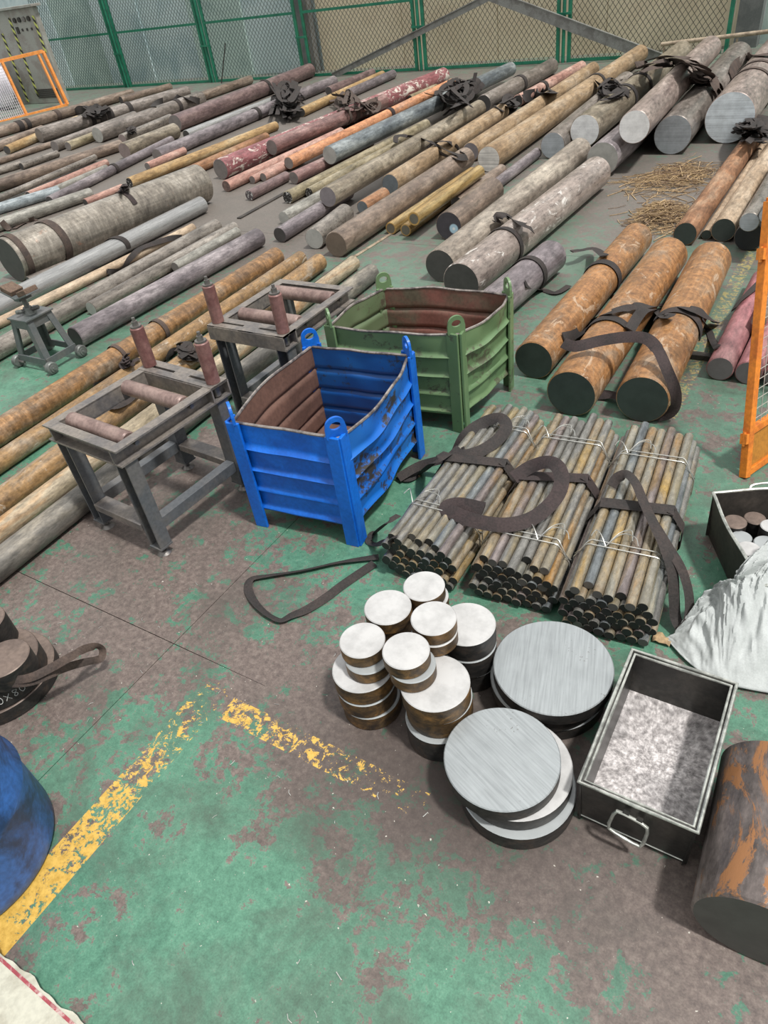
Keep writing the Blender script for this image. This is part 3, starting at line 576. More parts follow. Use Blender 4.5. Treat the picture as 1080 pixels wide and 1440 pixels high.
BARS = [
 ('1', (-14.369, 8.106, 0.091), (-14.376, 12.504, 0.091), 0.0907, 'brown', None,
   'rearmost long brown bar along the foot of the fence at far left'),
 ('2', (-12.536, 8.57, 0.123), (-12.314, 12.136, 0.123), 0.1146, 'greybrown', 'grey',
   'grey-brown bar with three black slings coiled round its middle, far left'),
 ('3', (-12.466, 7.82, 0.069), (-13.3, 10.056, 0.069), 0.069, 'rustyellow', 'dark',
   'short yellow-rusted bar end with dark face at the far left edge'),
 ('3b', (-12.788, 7.353, 0.073), (-13.364, 9.257, 0.073), 0.0727, 'brown', None,
   'brown bar between the rearmost left bar and the yellow-rusted bar end'),
 ('4', (-11.407, 7.995, 0.082), (-11.788, 10.159, 0.082), 0.0824, 'greybrown', 'grey',
   'grey-brown bar whose grey face pokes out left of the pale-faced bar'),
 ('5', (-10.979, 8.564, 0.119), (-11.234, 11.398, 0.119), 0.1186, 'greybrown', 'pale',
   'thick grey-brown bar with a pale round face at far left, sling over its far half'),
 ('6', (-11.163, 8.07, 0.068), (-11.317, 9.04, 0.068), 0.0678, 'olive', 'grey',
   'small olive bar tucked under the thick pale-faced bar at far left'),
 ('7', (-9.829, 9.241, 0.129), (-10.393, 13.872, 0.129), 0.1287, 'purplebrown', 'grey',
   'thick purple-brown bar lying highest on the left back pile before the fence'),
 ('8a', (-11.534, 11.138, 0.081), (-11.722, 13.479, 0.081), 0.0807, 'brown', None,
   'thin brown bar directly behind the thick purple-brown bar'),
 ('8b', (-13.993, 11.807, 0.076), (-13.826, 13.166, 0.076), 0.0761, 'brown', None,
   'thin dark brown bar by the fence left of the second green post'),
 ('9', (-9.102, 8.72, 0.071), (-9.267, 11.48, 0.071), 0.0709, 'silver', 'dark',
   'silver bar half hidden beneath the thick purple-brown bar'),
 ('10', (-9.301, 7.626, 0.111), (-9.432, 8.822, 0.111), 0.1107, 'brownolive', 'pinkgrey',
   'short thick olive-brown bar with pinkish grey face, left back pile'),
 ('10b', (-10.272, 8.454, 0.077), (-10.576, 9.871, 0.077), 0.077, 'silverbrown', 'pinkgrey',
   'silvery bar with pinkish face just behind the short thick olive-brown bar'),
 ('11', (-8.476, 7.476, 0.09), (-8.994, 12.704, 0.09), 0.0896, 'greyviolet', 'grey',
   'long grey-violet bar in front of the purple-brown bar, black sling round it'),
 ('12', (-8.399, 5.544, 0.059), (-9.188, 8.47, 0.059), 0.0591, 'greyviolet', None,
   'slim grey-violet bar with one thin black sling, behind the great barrel-thick bar'),
 ('13', (-8.305, 7.103, 0.05), (-8.377, 7.909, 0.05), 0.05, 'rustpink', 'grey',
   'tiny rust-pink bar end under the long grey-violet bar'),
 ('14', (-7.838, 6.347, 0.062), (-7.753, 9.275, 0.062), 0.0621, 'rustyellow', 'painted',
   'long yellow-brown bar with white-daubed face behind the great barrel-thick bar'),
 ('n5', (-7.82, 5.608, 0.044), (-7.822, 6.203, 0.044), 0.044, 'rustpink', None,
   'short pink bar end lying against the crown of the barrel-thick bar'),
 ('14b', (-7.285, 6.848, 0.063), (-7.386, 8.585, 0.063), 0.0629, 'rust', None,
   'rust-brown bar squeezed between the barrel-thick bar and red peeling bar'),
 ('15a', (-10.096, 5.369, 0.078), (-9.913, 8.098, 0.078), 0.0784, 'brown', None,
   'long plain brown bar crossing the left edge, darkest toward its far end'),
 ('15b', (-11.839, 6.713, 0.046), (-11.886, 8.286, 0.046), 0.0457, 'brown', None,
   'thin brown bar at the left edge below the yellow-rusted bar end'),
 ('15c', (-11.181, 6.283, 0.052), (-11.083, 7.078, 0.052), 0.0524, 'silverbrown', None,
   'dark silver-topped bar end at the left edge, second thin one from the rear'),
 ('15d', (-10.932, 6.979, 0.05), (-10.977, 7.702, 0.05), 0.0496, 'silverbrown', 'dark',
   'short thin bar with dark end butted against the silver-topped bar'),
 ('16a', (-9.338, 5.071, 0.057), (-9.828, 7.497, 0.057), 0.041, 'silverbrown', None,
   'slim silvery bar lying on the pinkish bars at left'),
 ('16b', (-9.077, 5.729, 0.05), (-9.284, 7.238, 0.05), 0.0503, 'rustpink', None,
   'rust-pink bar with rounded end in the left pile'),
 ('16c', (-8.897, 5.923, 0.043), (-9.046, 7.025, 0.043), 0.0429, 'pale', None,
   'thin pale grey bar below the rust-pink bar in the left pile'),
 ('17', (-9.01, 4.858, 0.062), (-8.712, 5.935, 0.062), 0.062, 'wrap', None,
   'bluish white plastic-wrapped bar at the left edge'),
 ('18', (-8.233, 4.349, 0.067), (-8.01, 5.87, 0.067), 0.0673, 'pale', None,
   'pale whitish grey bar directly behind the great barrel-thick bar'),
 ('19', (-6.389, 3.602, 0.197), (-6.212, 5.969, 0.197), 0.1966, 'barrel', 'dark',
   'great barrel-thick grey steel bar, the thickest at left, strapped with brown slings'),
 ('20', (-5.762, 2.667, 0.084), (-5.932, 5.641, 0.084), 0.084, 'silver', 'dark',
   'shiny silver bar lying in front of the barrel-thick bar, sling across its middle'),
 ('21', (-6.178, 3.564, 0.04), (-6.135, 3.974, 0.04), 0.0398, 'greybrown', None,
   'short flat-lit grey bar between barrel-thick bar and shiny silver bar'),
 ('22', (-5.57, 2.518, 0.041), (-5.563, 5.095, 0.041), 0.0412, 'rustpale', None,
   'pale rusty bar directly in front of the shiny silver bar'),
 ('23', (-5.016, 2.231, 0.069), (-5.244, 5.102, 0.069), 0.0692, 'silverbrown', None,
   'long silvery-brown bar passing behind the wheeled jack stand'),
 ('24', (-4.927, 3.236, 0.056), (-5.045, 5.134, 0.056), 0.0559, 'silverbrown', 'pale',
   'silvery-brown bar with pale oval face right of the jack stand'),
 ('25', (-4.872, 4.13, 0.057), (-4.92, 5.029, 0.057), 0.0451, 'pale', 'grey',
   'short pale bar with grey cut face lying beyond the oval-faced bar'),
 ('26', (-4.545, 2.774, 0.08), (-4.532, 4.884, 0.08), 0.0795, 'greyviolet', 'dark',
   'long dark grey-violet bar whose near end is beside the jack stand wheel'),
 ('27', (-3.912, 1.416, 0.075), (-4.039, 4.523, 0.075), 0.0747, 'rusttube', None,
   'long orange-rusted tube with spiral marks beside the green aisle'),
 ('28', (-3.648, 1.236, 0.055), (-3.834, 4.585, 0.055), 0.0554, 'rustmix', None,
   'pale rusty bar next to the spiral-marked orange tube'),
 ('29', (-3.27, 1.002, 0.067), (-3.586, 4.508, 0.067), 0.0668, 'rustmix', None,
   'orange-rusted tube third from the aisle, passing beneath the roller tables'),
 ('30', (-3.085, 0.877, 0.055), (-3.304, 4.584, 0.055), 0.0551, 'silverrust', None,
   'silvery rusted bar second from the front under the roller tables'),
 ('31', (-2.858, 0.738, 0.067), (-3.022, 4.404, 0.067), 0.0666, 'greytube', None,
   'dark grey bar nearest the front of the row under the roller tables'),
 ('32', (-6.677, 6.799, 0.118), (-6.557, 12.511, 0.118), 0.1179, 'redpeel', 'grey',
   'thick red bar with flaking white paint and grey face, centre left'),
 ('33', (-6.446, 7.547, 0.179), (-6.362, 10.188, 0.179), 0.091, 'redbrown', 'grey',
   'red-brown bar lying on the flaking red bar, round grey face'),
 ('34', (-6.208, 6.344, 0.062), (-6.257, 8.835, 0.062), 0.0618, 'rustpink', 'mottle',
   'slim salmon-red bar in front of the thick flaking red bar'),
 ('35', (-5.899, 7.157, 0.102), (-6.063, 11.851, 0.102), 0.0695, 'rustorange', 'grey',
   'slim bright orange-rust bar with grey face, running to the fence'),
 ('36a', (-5.996, 6.763, 0.049), (-6.031, 7.571, 0.049), 0.0485, 'rustpink', 'grey',
   'small mottled pink bar end below the bright orange-rust bar'),
 ('36b', (-6.088, 6.669, 0.045), (-6.121, 7.42, 0.045), 0.0446, 'rustpink', 'grey',
   'small grey bar end half hidden beside the mottled pink bar end'),
 ('37', (-5.642, 6.079, 0.056), (-5.672, 6.8, 0.056), 0.0557, 'purplebrown', 'shiny',
   'short purple bar with a shiny spattered end face'),
 ('38', (-5.489, 6.697, 0.069), (-5.439, 8.267, 0.069), 0.0688, 'redbrown', 'grey',
   'red-brown bar with grey face below the blue-grey bar'),
 ('39', (-5.314, 7.205, 0.18), (-5.266, 12.366, 0.18), 0.1, 'bluegrey', 'pale',
   'long blue-grey bar with pale face, heap of slings on its far part'),
 ('40', (-5.082, 6.042, 0.064), (-5.124, 9.2, 0.064), 0.0643, 'olive', 'painted',
   'olive bar with black face daubed in white paint'),
 ('41', (-4.965, 6.263, 0.052), (-4.993, 8.235, 0.052), 0.0516, 'olive', 'painted',
   'thin olive bar with dark face and one white daub'),
 ('42', (-4.31, 5.711, 0.191), (-4.465, 9.454, 0.191), 0.0953, 'brownolive', 'mauve',
   'long olive-brown bar with mauve face, crossed by a black sling loop'),
 ('42b', (-4.721, 10.137, 0.111), (-4.768, 12.889, 0.111), 0.1115, 'greybrown', None,
   'grey-brown bar end by the fence with a black sling round it, beyond centre'),
 ('43', (-4.673, 5.439, 0.063), (-4.71, 6.374, 0.063), 0.0631, 'pale', 'pale',
   'pale bar end under the mauve-faced bar, middle of the yard'),
 ('44', (-4.381, 4.998, 0.069), (-4.467, 6.28, 0.069), 0.0686, 'greyviolet', 'dark',
   'grey-violet bar with dark face left of the bright stubby billet'),
 ('45', (-3.928, 4.915, 0.09), (-4.04, 5.582, 0.09), 0.0898, 'silverbrown', 'pale',
   'stubby silver-brown billet with a bright pale face'),
 ('46', (-3.608, 4.786, 0.106), (-3.693, 7.441, 0.106), 0.1061, 'brown', 'brown',
   'thick brown bar with brown face right of the stubby billet'),
 ('47', (-4.081, 6.481, 0.098), (-4.252, 9.69, 0.098), 0.0975, 'rustolive', 'bluegrey',
   'rusty olive bar with blue-grey face behind the thick brown bar'),
 ('47b', (-4.346, 10.444, 0.076), (-4.298, 12.973, 0.076), 0.0765, 'rustpink', None,
   'rust-pink bar end at the fence between two sling-tied bars'),
 ('48', (-4.022, 5.847, 0.064), (-4.025, 6.272, 0.064), 0.0636, 'rust', 'bluegrey',
   'very short rusty stub with blue-grey face behind the thick brown bar'),
 ('49', (-3.76, 7.697, 0.099), (-3.963, 12.51, 0.099), 0.0992, 'rustolive', 'mauve',
   'rusty olive bar with mauve face touching the striped bright face'),
 ('50', (-3.37, 7.317, 0.126), (-3.528, 13.505, 0.126), 0.126, 'rustolive', 'lined',
   'long tan bar with bright saw-striped face in the centre'),
 ('51a', (-3.43, 5.378, 0.053), (-3.459, 7.103, 0.053), 0.0534, 'gold', 'golddark',
   'gold-coloured tube, left of the three gold tubes'),
 ('51b', (-3.269, 5.361, 0.053), (-3.309, 6.988, 0.053), 0.053, 'gold', 'golddark',
   'gold-coloured tube, lower right of the three gold tubes'),
 ('51c', (-3.117, 5.262, 0.186), (-3.168, 6.66, 0.186), 0.0576, 'gold', 'golddark',
   'gold-coloured tube lying on top of the other two gold tubes'),
 ('52', (-2.835, 5.339, 0.117), (-2.881, 6.314, 0.117), 0.1171, 'brown', 'spot',
   'thick short brown bar with a pale blue spot on its dark face'),
 ('52b', (-3.137, 6.089, 0.062), (-3.153, 7.154, 0.062), 0.0624, 'brown', 'dark',
   'brown bar hidden behind the blue-spotted bar, beside the gold tubes'),
 ('53', (-3.024, 6.728, 0.053), (-3.053, 7.867, 0.053), 0.0531, 'greyviolet', None,
   'thin grey-violet bar beneath the saw-striped tan bar'),
 ('54', (-2.482, 4.501, 0.122), (-2.525, 7.677, 0.122), 0.122, 'brownsilver', 'dark',
   'long silvery-brown bar with big dark face, behind the green bin'),
 ('55', (-2.169, 4.21, 0.139), (-2.092, 6.855, 0.139), 0.1387, 'peelgrey', 'dark',
   'thick grey bar with shiny peeling scale, right of the long dark-faced bar'),
 ('57b', (-2.87, 7.835, 0.131), (-3.064, 11.131, 0.131), 0.1306, 'greybrown', 'greyblue',
   'grey-brown bar with bluish face under the left bright-faced bar'),
 ('56', (-2.159, 7.248, 0.153), (-2.17, 9.285, 0.153), 0.1532, 'greyviolet', 'pale',
   'grey-violet bar with pale face in line beyond the peeling grey bar'),
 ('57', (-2.607, 8.058, 0.22), (-2.706, 12.634, 0.22), 0.1565, 'brownolive', 'bright',
   'olive-brown bar with bright white face, left of two bright-faced bars'),
 ('58', (-1.911, 7.341, 0.406), (-2.128, 11.581, 0.406), 0.142, 'brownpink', 'bright',
   'pinkish bar with small bright white face, right of two bright-faced bars'),
 ('59', (-1.708, 8.033, 0.18), (-1.889, 12.347, 0.18), 0.1798, 'greybrown', 'greyblue',
   'thick grey-brown bar with dull bluish face standing behind the straw'),
 ('60', (-1.274, 8.46, 0.233), (-1.362, 12.807, 0.233), 0.2334, 'brownpink', 'lightblue',
   'thickest pinkish-brown bar with large pale blue face at upper right'),
 ('61', (-1.009, 5.556, 0.085), (-1.011, 8.263, 0.085), 0.0852, 'rust', 'darkgreen',
   'rust-brown bar with dark green face beside the straw'),
 ('62', (-0.772, 5.676, 0.086), (-0.756, 8.337, 0.086), 0.0859, 'rustpale', 'darkgreen',
   'pale rusty bar with dark green face, second right of the straw'),
 ('62b', (-0.887, 5.708, 0.036), (-0.897, 8.284, 0.036), 0.0361, 'rustpale', 'darkgreen',
   'thin pale bar wedged between the two dark-green-faced bars'),
 ('63', (-0.573, 5.315, 0.268), (-0.562, 7.037, 0.268), 0.0637, 'silverbrown', 'greyblue',
   'thin silvery bar lying on the black-faced bar at right edge'),
 ('64', (-0.578, 5.53, 0.099), (-0.516, 7.382, 0.099), 0.0989, 'dark', 'black',
   'dark bar with black face at the right edge'),
 ('65', (-0.47, 5.276, 0.328), (-0.443, 6.796, 0.328), 0.0516, 'bluegrey', 'greyblue',
   'small blue-grey bar at the right edge above the black-faced bar'),
 ('66', (-0.369, 5.389, 0.064), (-0.3, 6.716, 0.064), 0.0641, 'dark', 'dark',
   'dark bar end partly behind the orange gate top at right edge'),
 ('67', (-0.394, 3.64, 0.068), (-0.381, 4.87, 0.068), 0.0679, 'pink', 'greyface',
   'pink-red bar with grey face left of the orange gate'),
 ('68', (-0.257, 3.64, 0.066), (-0.235, 4.662, 0.066), 0.0657, 'pink', 'greyface',
   'pink-red bar half behind the orange gate post'),
 ('69', (-0.292, 4.04, 0.166), (-0.277, 4.619, 0.166), 0.0384, 'brown', 'grey',
   'small grey-faced bar resting on the two pink-red bars'),
 ('70', (-0.129, 3.65, 0.059), (-0.102, 4.451, 0.059), 0.0593, 'pink', 'greyface',
   'pink-red bar seen through the orange gate mesh'),
 ('71', (-1.309, 3.361, 0.112), (-1.3, 5.333, 0.112), 0.1124, 'rustbig', 'darkgreen',
   'orange-rusted thick bar, leftmost of the three behind the rod bundles'),
 ('72', (-0.99, 3.057, 0.128), (-0.997, 4.99, 0.128), 0.1282, 'rustbig', 'darkgreen',
   'orange-rusted thick bar, middle of the three behind the rod bundles'),
 ('73', (-0.654, 3.115, 0.127), (-0.72, 4.958, 0.127), 0.1273, 'rustbig', 'darkgreen',
   'orange-rusted thick bar, rightmost of the three behind the rod bundles'),
 ('74', (-1.853, 3.58, 0.114), (-1.771, 4.873, 0.114), 0.114, 'greyviolet', None,
   'grey-violet bar with black sling right behind the green bin'),
 ('n1', (-7.896, 10.136, 0.069), (-8.249, 13.26, 0.069), 0.0692, 'rustyellow', None,
   'thin yellow-rusted bar emerging right of the large heap of slings'),
 ('n2', (-8.532, 11.835, 0.071), (-8.654, 13.554, 0.071), 0.0714, 'purplebrown', None,
   'short purple-brown bar end by the fence, left of the blue-violet one'),
 ('n3', (-7.866, 11.478, 0.074), (-8.0, 13.239, 0.074), 0.0741, 'greyviolet', None,
   'short grey-violet bar end by the fence behind the flaking red bar'),
 ('n4', (-6.438, 11.091, 0.045), (-6.42, 11.953, 0.045), 0.0448, 'olive', None,
   'thin olive bar tip between flaking red bar and orange-rust bar'),
 ('75', (0.21, 0.879, 0.139), (0.193, 1.317, 0.139), 0.1388, 'darkrust', 'charcoal',
   'huge dark steel billet with orange rust at the lower right corner'),
]

# ------------------------------------------------------------------ steel bars
GRP = {}
for k in ('1','2','3','3b','4','5','6','7','8a','8b','9','10','10b','11','12','13','14','14b','15a','15b','15c','15d','16a','16b','16c','17','18','19','20','21'): GRP[k] = 'bars piled at the left back'
for k in ('22','23','24','25','26'): GRP[k] = 'bars beside the wheeled stand'
for k in ('27','28','29','30','31'): GRP[k] = 'bars under the roller tables'
for k in ('71','72','73','74','75'): GRP[k] = 'thick bars on the green floor'
for k in ('61','62','62b','63','64','65','66','67','68','69','70'): GRP[k] = 'bars along the right edge'
BAR = {}
def bar_mesh(r, L, seg, mats, name):
    bv = min(0.006, r * 0.08); m = MB()
    prof = [(0, r - bv), (bv, r), (L - bv, r), (L, r - bv)]
    for (t, q) in prof:
        for k in range(seg):
            an = 2 * PI * k / seg; m.v.append((q * math.cos(an), t, q * math.sin(an)))
    for j in range(3):
        for k in range(seg):
            k2 = (k + 1) % seg; m.f.append((j * seg + k, (j + 1) * seg + k, (j + 1) * seg + k2, j * seg + k2)); m.m.append(0); m.sm.append(True)
    m.f.append(tuple(range(seg))); m.m.append(1); m.sm.append(False)
    m.f.append(tuple(3 * seg + k for k in reversed(range(seg)))); m.m.append(2 if len(mats) > 2 else 1); m.sm.append(False)
    me = m.mesh(name, mats)
    return me
for (bid, a, c, r, mt, fc, label) in BARS:
    a, c = Vector(a), Vector(c); L = (c - a).length
    me = bar_mesh(r, L, 48 if r > 0.1 else 32, [BM[mt], FM[fc or 'dark']], 'steel_bar')
    me.set_sharp_from_angle(angle=0.6)
    o = bpy.data.objects.new('steel_bar', me); COL.objects.link(o)
    q = (c - a).to_track_quat('Y', 'Z'); o.rotation_mode = 'QUATERNION'; o.rotation_quaternion = q; o.location = a
    tag(o, label, 'steel bar', GRP.get(bid, 'bars in the centre and right rows'))
    BAR[bid] = (a, c, r)

# surfaces that slings lie on
def hit(x, y, skip=()):
    d = ray(x, y).normalized(); best = None
    t = -CAM_H / d.z; best = (t, Vector((0, 0, 1)))
    for bid, (a, c, r) in BAR.items():
        if bid in skip: continue
        ax = (c - a); L = ax.length; ax = ax / L
        w = EYE - a; dd = d - ax * d.dot(ax); ww = w - ax * w.dot(ax)
        A = dd.dot(dd); Bq = 2 * dd.dot(ww); Cq = ww.dot(ww) - r * r; D = Bq * Bq - 4 * A * Cq
        if D <= 0: continue
        t = (-Bq - math.sqrt(D)) / (2 * A)
        if t < 0: continue
        s = (EYE + d * t - a).dot(ax)
        if 0 <= s <= L and t < best[0]:
            n = (EYE + d * t - a - ax * s) / r; best = (t, n)
    for (o_, n_, u_, lu, v_, lv) in DECKS:
        dn = d.dot(n_)
        if abs(dn) < 1e-6: continue
        t = (o_ - EYE).dot(n_) / dn
        if t <= 0 or t >= best[0]: continue
        q = EYE + d * t - o_
        if 0 <= q.dot(u_) <= lu and 0 <= q.dot(v_) <= lv: best = (t, n_.copy())
    return EYE + d * best[0], best[1], d
DECKS = []
def sling_path(pts, n=10, closed=False, base=0.013):
    P, N = [], []
    for q in pts:
        x, y = q[0], q[1]; lift = q[2] if len(q) > 2 else 0.0
        p, nn, d = hit(x, y)
        if lift:            # a free arch: nearer the eye along the same line of sight
            k = lift / max(0.15, -d.z); p = p - d * k; nn = (nn + Vector((0, 0, 1)) * 1.0).normalized()
        P.append(p + nn * base); N.append(nn)
    path = smooth_path(P, n, closed); nr = smooth_path(N, n, closed)
    for p in path: p.z = max(p.z, 0.006)
    return path, [v.normalized() for v in nr]
def sling(name, pts, w, label, group=None, mat=None, closed=False, th=0.007, base=0.013, m=None, twist=None, parent=None):
    path, nr = sling_path(pts, closed=closed, base=base)
    mb = m or MB(); mb.ribbon(path, nr, w, th, closed, twist=twist)
    if m is None:
        o = mb.obj(name, mat or M_strap)
        return tag(o, label, 'sling', group or 'lifting slings')
def ring_on(mb, bid, x, y, w, th=0.008, lo=-150, hi=150, off=0.003, slant=0.0):
    """a band of webbing round a bar where it passes pixel x, y"""
    a, c, r = BAR[bid]; ax = (c - a); L = ax.length; ax = ax / L
    best = (1e9, 0.5)
    for k in range(101):
        p = a + ax * (L * k / 100) + Vector((0, 0, r)); v = p - EYE; dd = v.dot(W_)
        px, py = 540 + FPX * v.dot(R_) / dd, 720 - FPX * v.dot(U_) / dd
        e = (px - x) ** 2 + (py - y) ** 2
        if e < best[0]: best = (e, k / 100)
    u = Vector((1, 0, 0)); u = (u - ax * u.dot(ax)).normalized(); z = ax.cross(u)
    if z.z < 0: z = -z
    pts, nr = [], []
    for k in range(33):
        an = math.radians(lo + (hi - lo) * k / 32); n = z * math.cos(an) + u * math.sin(an)
        pts.append(a + ax * (L * best[1] + slant * math.sin(an)) + n * (r + off + th * 0.75)); nr.append(n)
    for p in pts: p.z = max(p.z, 0.004)
    mb.ribbon(pts, nr, w, th)
def tangle(mb, x, y, R, n, w, seed, lift=0.0, flat=1.0, asp=0.7):
    """a heap of webbing: lengths of band thrown back and forth over whatever lies there"""
    rnd = random.Random(seed); p0, nn, d = hit(x, y); R = R * FPX / (p0 - EYE).dot(W_)
    for k in range(n):
        pts = []; an = rnd.uniform(0, 2 * PI)
        for j in range(rnd.randint(5, 8)):
            q = R * rnd.uniform(0.35, 1.0); pts.append((x + q * math.cos(an), y + q * asp * math.sin(an), lift * rnd.random() + 0.0001)); an += rnd.uniform(1.6, 3.0)
        P, N = sling_path(pts, n=6, base=0.012 + 0.010 * k)
        for _ in range(14):
            P = [P[0]] + [(P[q - 1] + P[q] * 2 + P[q + 1]) / 4 for q in range(1, len(P) - 1)] + [P[-1]]
            N = [N[0]] + [((N[q - 1] + N[q] * 2 + N[q + 1]) / 4).normalized() for q in range(1, len(N) - 1)] + [N[-1]]
        mb.ribbon(P, N, w, 0.008, twist=lambda u, a=rnd.uniform(0, 6): 0.35 * math.sin(5 * u + a))

# ------------------------------------------------------------------ bundles of round rods
ROD_R = 0.0187
def hull(pts):
    pts = sorted(pts); 
    def half(ps):
        h = []
        for p in ps:
            while len(h) >= 2 and (h[-1][0] - h[-2][0]) * (p[1] - h[-2][1]) - (h[-1][1] - h[-2][1]) * (p[0] - h[-2][0]) <= 0: h.pop()
            h.append(p)
        return h
    a, b = half(pts), half(pts[::-1]); return a[:-1] + b[:-1]
def bundle(nm, nl, nr, fl, fr, rows, L, seed):
    rnd = random.Random(seed)
    a, b = G(*nl, 0.10), G(*nr, 0.10); c, d = G(*fl, 0.17), G(*fr, 0.17)
    n0 = (a + b) / 2; f0 = (c + d) / 2; ax = (f0 - n0); ax.z = 0; ax.normalize(); sx = Vector((ax.y, -ax.x, 0))
    n0 = n0.copy(); n0.z = 0
    width = (b - a).dot(sx); r = ROD_R
    q = ax.to_track_quat('Y', 'Z')
    meshes = []
    for k, mt in enumerate(ROD):
        for fm in (FM_rod, FM_rodb):
            me = bar_mesh(r, L, 16, [mt, fm], 'steel_rod'); me.set_sharp_from_angle(angle=0.6); meshes.append(me)
    cs = []; order = []
    ORD = ('first', 'second', 'third', 'fourth', 'fifth', 'sixth', 'seventh', 'eighth', 'ninth')
    for row, n in enumerate(rows):
        z = r + 0.0125 + row * r * 1.745
        for k in range(n):
            x = (k - (n - 1) / 2) * 2.012 * r
            cs.append((x, z, row, k in (0, n - 1) or row == len(rows) - 1)); order.append(k)
    for (x, z, row, outer), k in zip(cs, order):
        top = row == len(rows) - 1
        y = rnd.gauss(0, 0.004) + 0.003 * row + (rnd.uniform(-0.012, 0.02) if outer else 0) + (rnd.uniform(-0.02, 0.045) if top else 0)
        me = meshes[rnd.choices(range(5), (4, 3, 3, 2, 2))[0] * 2 + (1 if rnd.random() < (0.3 if top else 0.04) else 0)]
        o = bpy.data.objects.new('steel_rod', me); COL.objects.link(o)
        o.rotation_mode = 'QUATERNION'; o.rotation_quaternion = q; o.location = n0 + sx * x + ax * y + Vector((0, 0, z))
        tag(o, ('steel rod on top of the %s rod bundle, %s from the left' % (nm, ORD[k])) if top else 'steel rod under the top layer in the %s of three floor bundles' % nm, 'steel rod', 'rods in the %s bundle' % nm)
    hl = hull([(x, z) for (x, z, _, _) in cs])
    def section(y, off, flat_bottom=True):
        pts, nr = [], []
        m = len(hl)
        for k in range(m):
            p0, p1, p2 = hl[k - 1], hl[k], hl[(k + 1) % m]
            def out(u, v): 
                e = Vector((v[0] - u[0], v[1] - u[1])).normalized(); return Vector((e.y, -e.x))
            na, nb = out(p0, p1), out(p1, p2)
            for t in (0.0, 0.5, 1.0):
                n2 = na.lerp(nb, t).normalized(); x, z = p1[0] + n2.x * (r + off), p1[1] + n2.y * (r + off)
                pts.append(n0 + sx * x + ax * y + Vector((0, 0, max(z, 0.0062)))); nr.append((sx * n2.x + Vector((0, 0, n2.y))).normalized())
        return pts, nr
    zt = max(z for _, z, _, _ in cs) + r
    DECKS.append((n0 + sx * (-width / 2) + Vector((0, 0, zt)) , Vector((0, 0, 1)), sx, width, ax, L))
    xr = max(x for x, _, _, _ in cs) + r
    DECKS.append((n0 + sx * xr, sx.copy(), ax, L, Vector((0, 0, 1)), zt)); DECKS.append((n0 - sx * xr, -sx, ax, L, Vector((0, 0, 1)), zt))
    return dict(n0=n0, ax=ax, sx=sx, section=section, L=L, zt=zt, nm=nm)
RW = [8, 9, 8, 9, 8, 7]
BA = bundle('leftmost', (534, 780), (641, 812), (690, 563), (766, 600), RW, 1.02, 1)
BB = bundle('middle', (655, 818), (786, 836), (784, 572), (868, 602), RW, 1.02, 2)
BC = bundle('rightmost', (786, 862), (919, 882), (883, 597), (980, 627), RW, 1.06, 3)
def tie(bn, y, label, tail):
    m = MB(); pts, nr = bn['section'](y, 0.0028); m.tube(pts, 0.0024, 5, closed=True)
    pts, nr = bn['section'](y + 0.016, 0.0028); m.tube([p + bn['ax'] * 0.012 * math.sin(k * 0.7) for k, p in enumerate(pts)], 0.0022, 5, closed=True)
    x, y_ = tail; 
    p = bn['n0'] + bn['sx'] * x + bn['ax'] * y + Vector((0, 0, bn['zt'] + 0.006))
    for dx, dy, dz in ((0.07, 0.10, 0.03), (0.09, 0.06, 0.045), (-0.05, 0.07, 0.02)):
        m.tube(smooth_path([p, p + bn['sx'] * dx * 0.5 + bn['ax'] * dy * 0.5 + Vector((0, 0, dz)), p + bn['sx'] * dx + bn['ax'] * dy + Vector((0, 0, dz * 0.4)), p + bn['sx'] * dx * 1.2 + bn['ax'] * dy * 0.5 + Vector((0, 0, 0.005))], 5), 0.002, 5)
    tag(m.obj('wire_tie', M_wire), label, 'wire tie', 'wire ties on the rod bundles')
tie(BA, 0.22, 'wire tie twisted round the near part of the leftmost bundle', (-0.12, 0)); tie(BA, 0.86, 'wire tie round the far end of the leftmost bundle', (0.02, 0))
tie(BB, 0.16, 'wire tie twisted round the near part of the middle bundle', (0.05, 0)); tie(BB, 0.83, 'wire tie round the far end of the middle bundle', (-0.1, 0))
tie(BC, 0.24, 'wire tie twisted round the near part of the rightmost bundle', (-0.06, 0)); tie(BC, 0.84, 'wire tie round the far end of the rightmost bundle', (-0.1, 0))
def wrap(m, bn, y, w=0.045, slant=0.0, th=0.0055):
    pts, nr = bn['section'](y, 0.004 + th * 0.6)
    pts = [p + bn['ax'] * (slant * (p - bn['n0']).dot(bn['sx']) / 0.18) for p in pts]
    m.ribbon(smooth_path(pts, 2, True), [v.normalized() for v in smooth_path(nr, 2, True)], w, th, True)
def lift_path(pts):
    """free-standing band: px, py, height"""
    return smooth_path([G(x, y, z) for x, y, z in pts], 8)
def free(m, pts, w, nrm=None, th=0.007):
    P = lift_path(pts); N = []
    for i in range(len(P)):
        t = (P[min(i + 1, len(P) - 1)] - P[max(0, i - 1)]).normalized()
        v = Vector(nrm) if nrm else Vector((0.3, -0.5, 0.8)); N.append((v - t * v.dot(t)).normalized())
    m.ribbon(P, N, w, th)

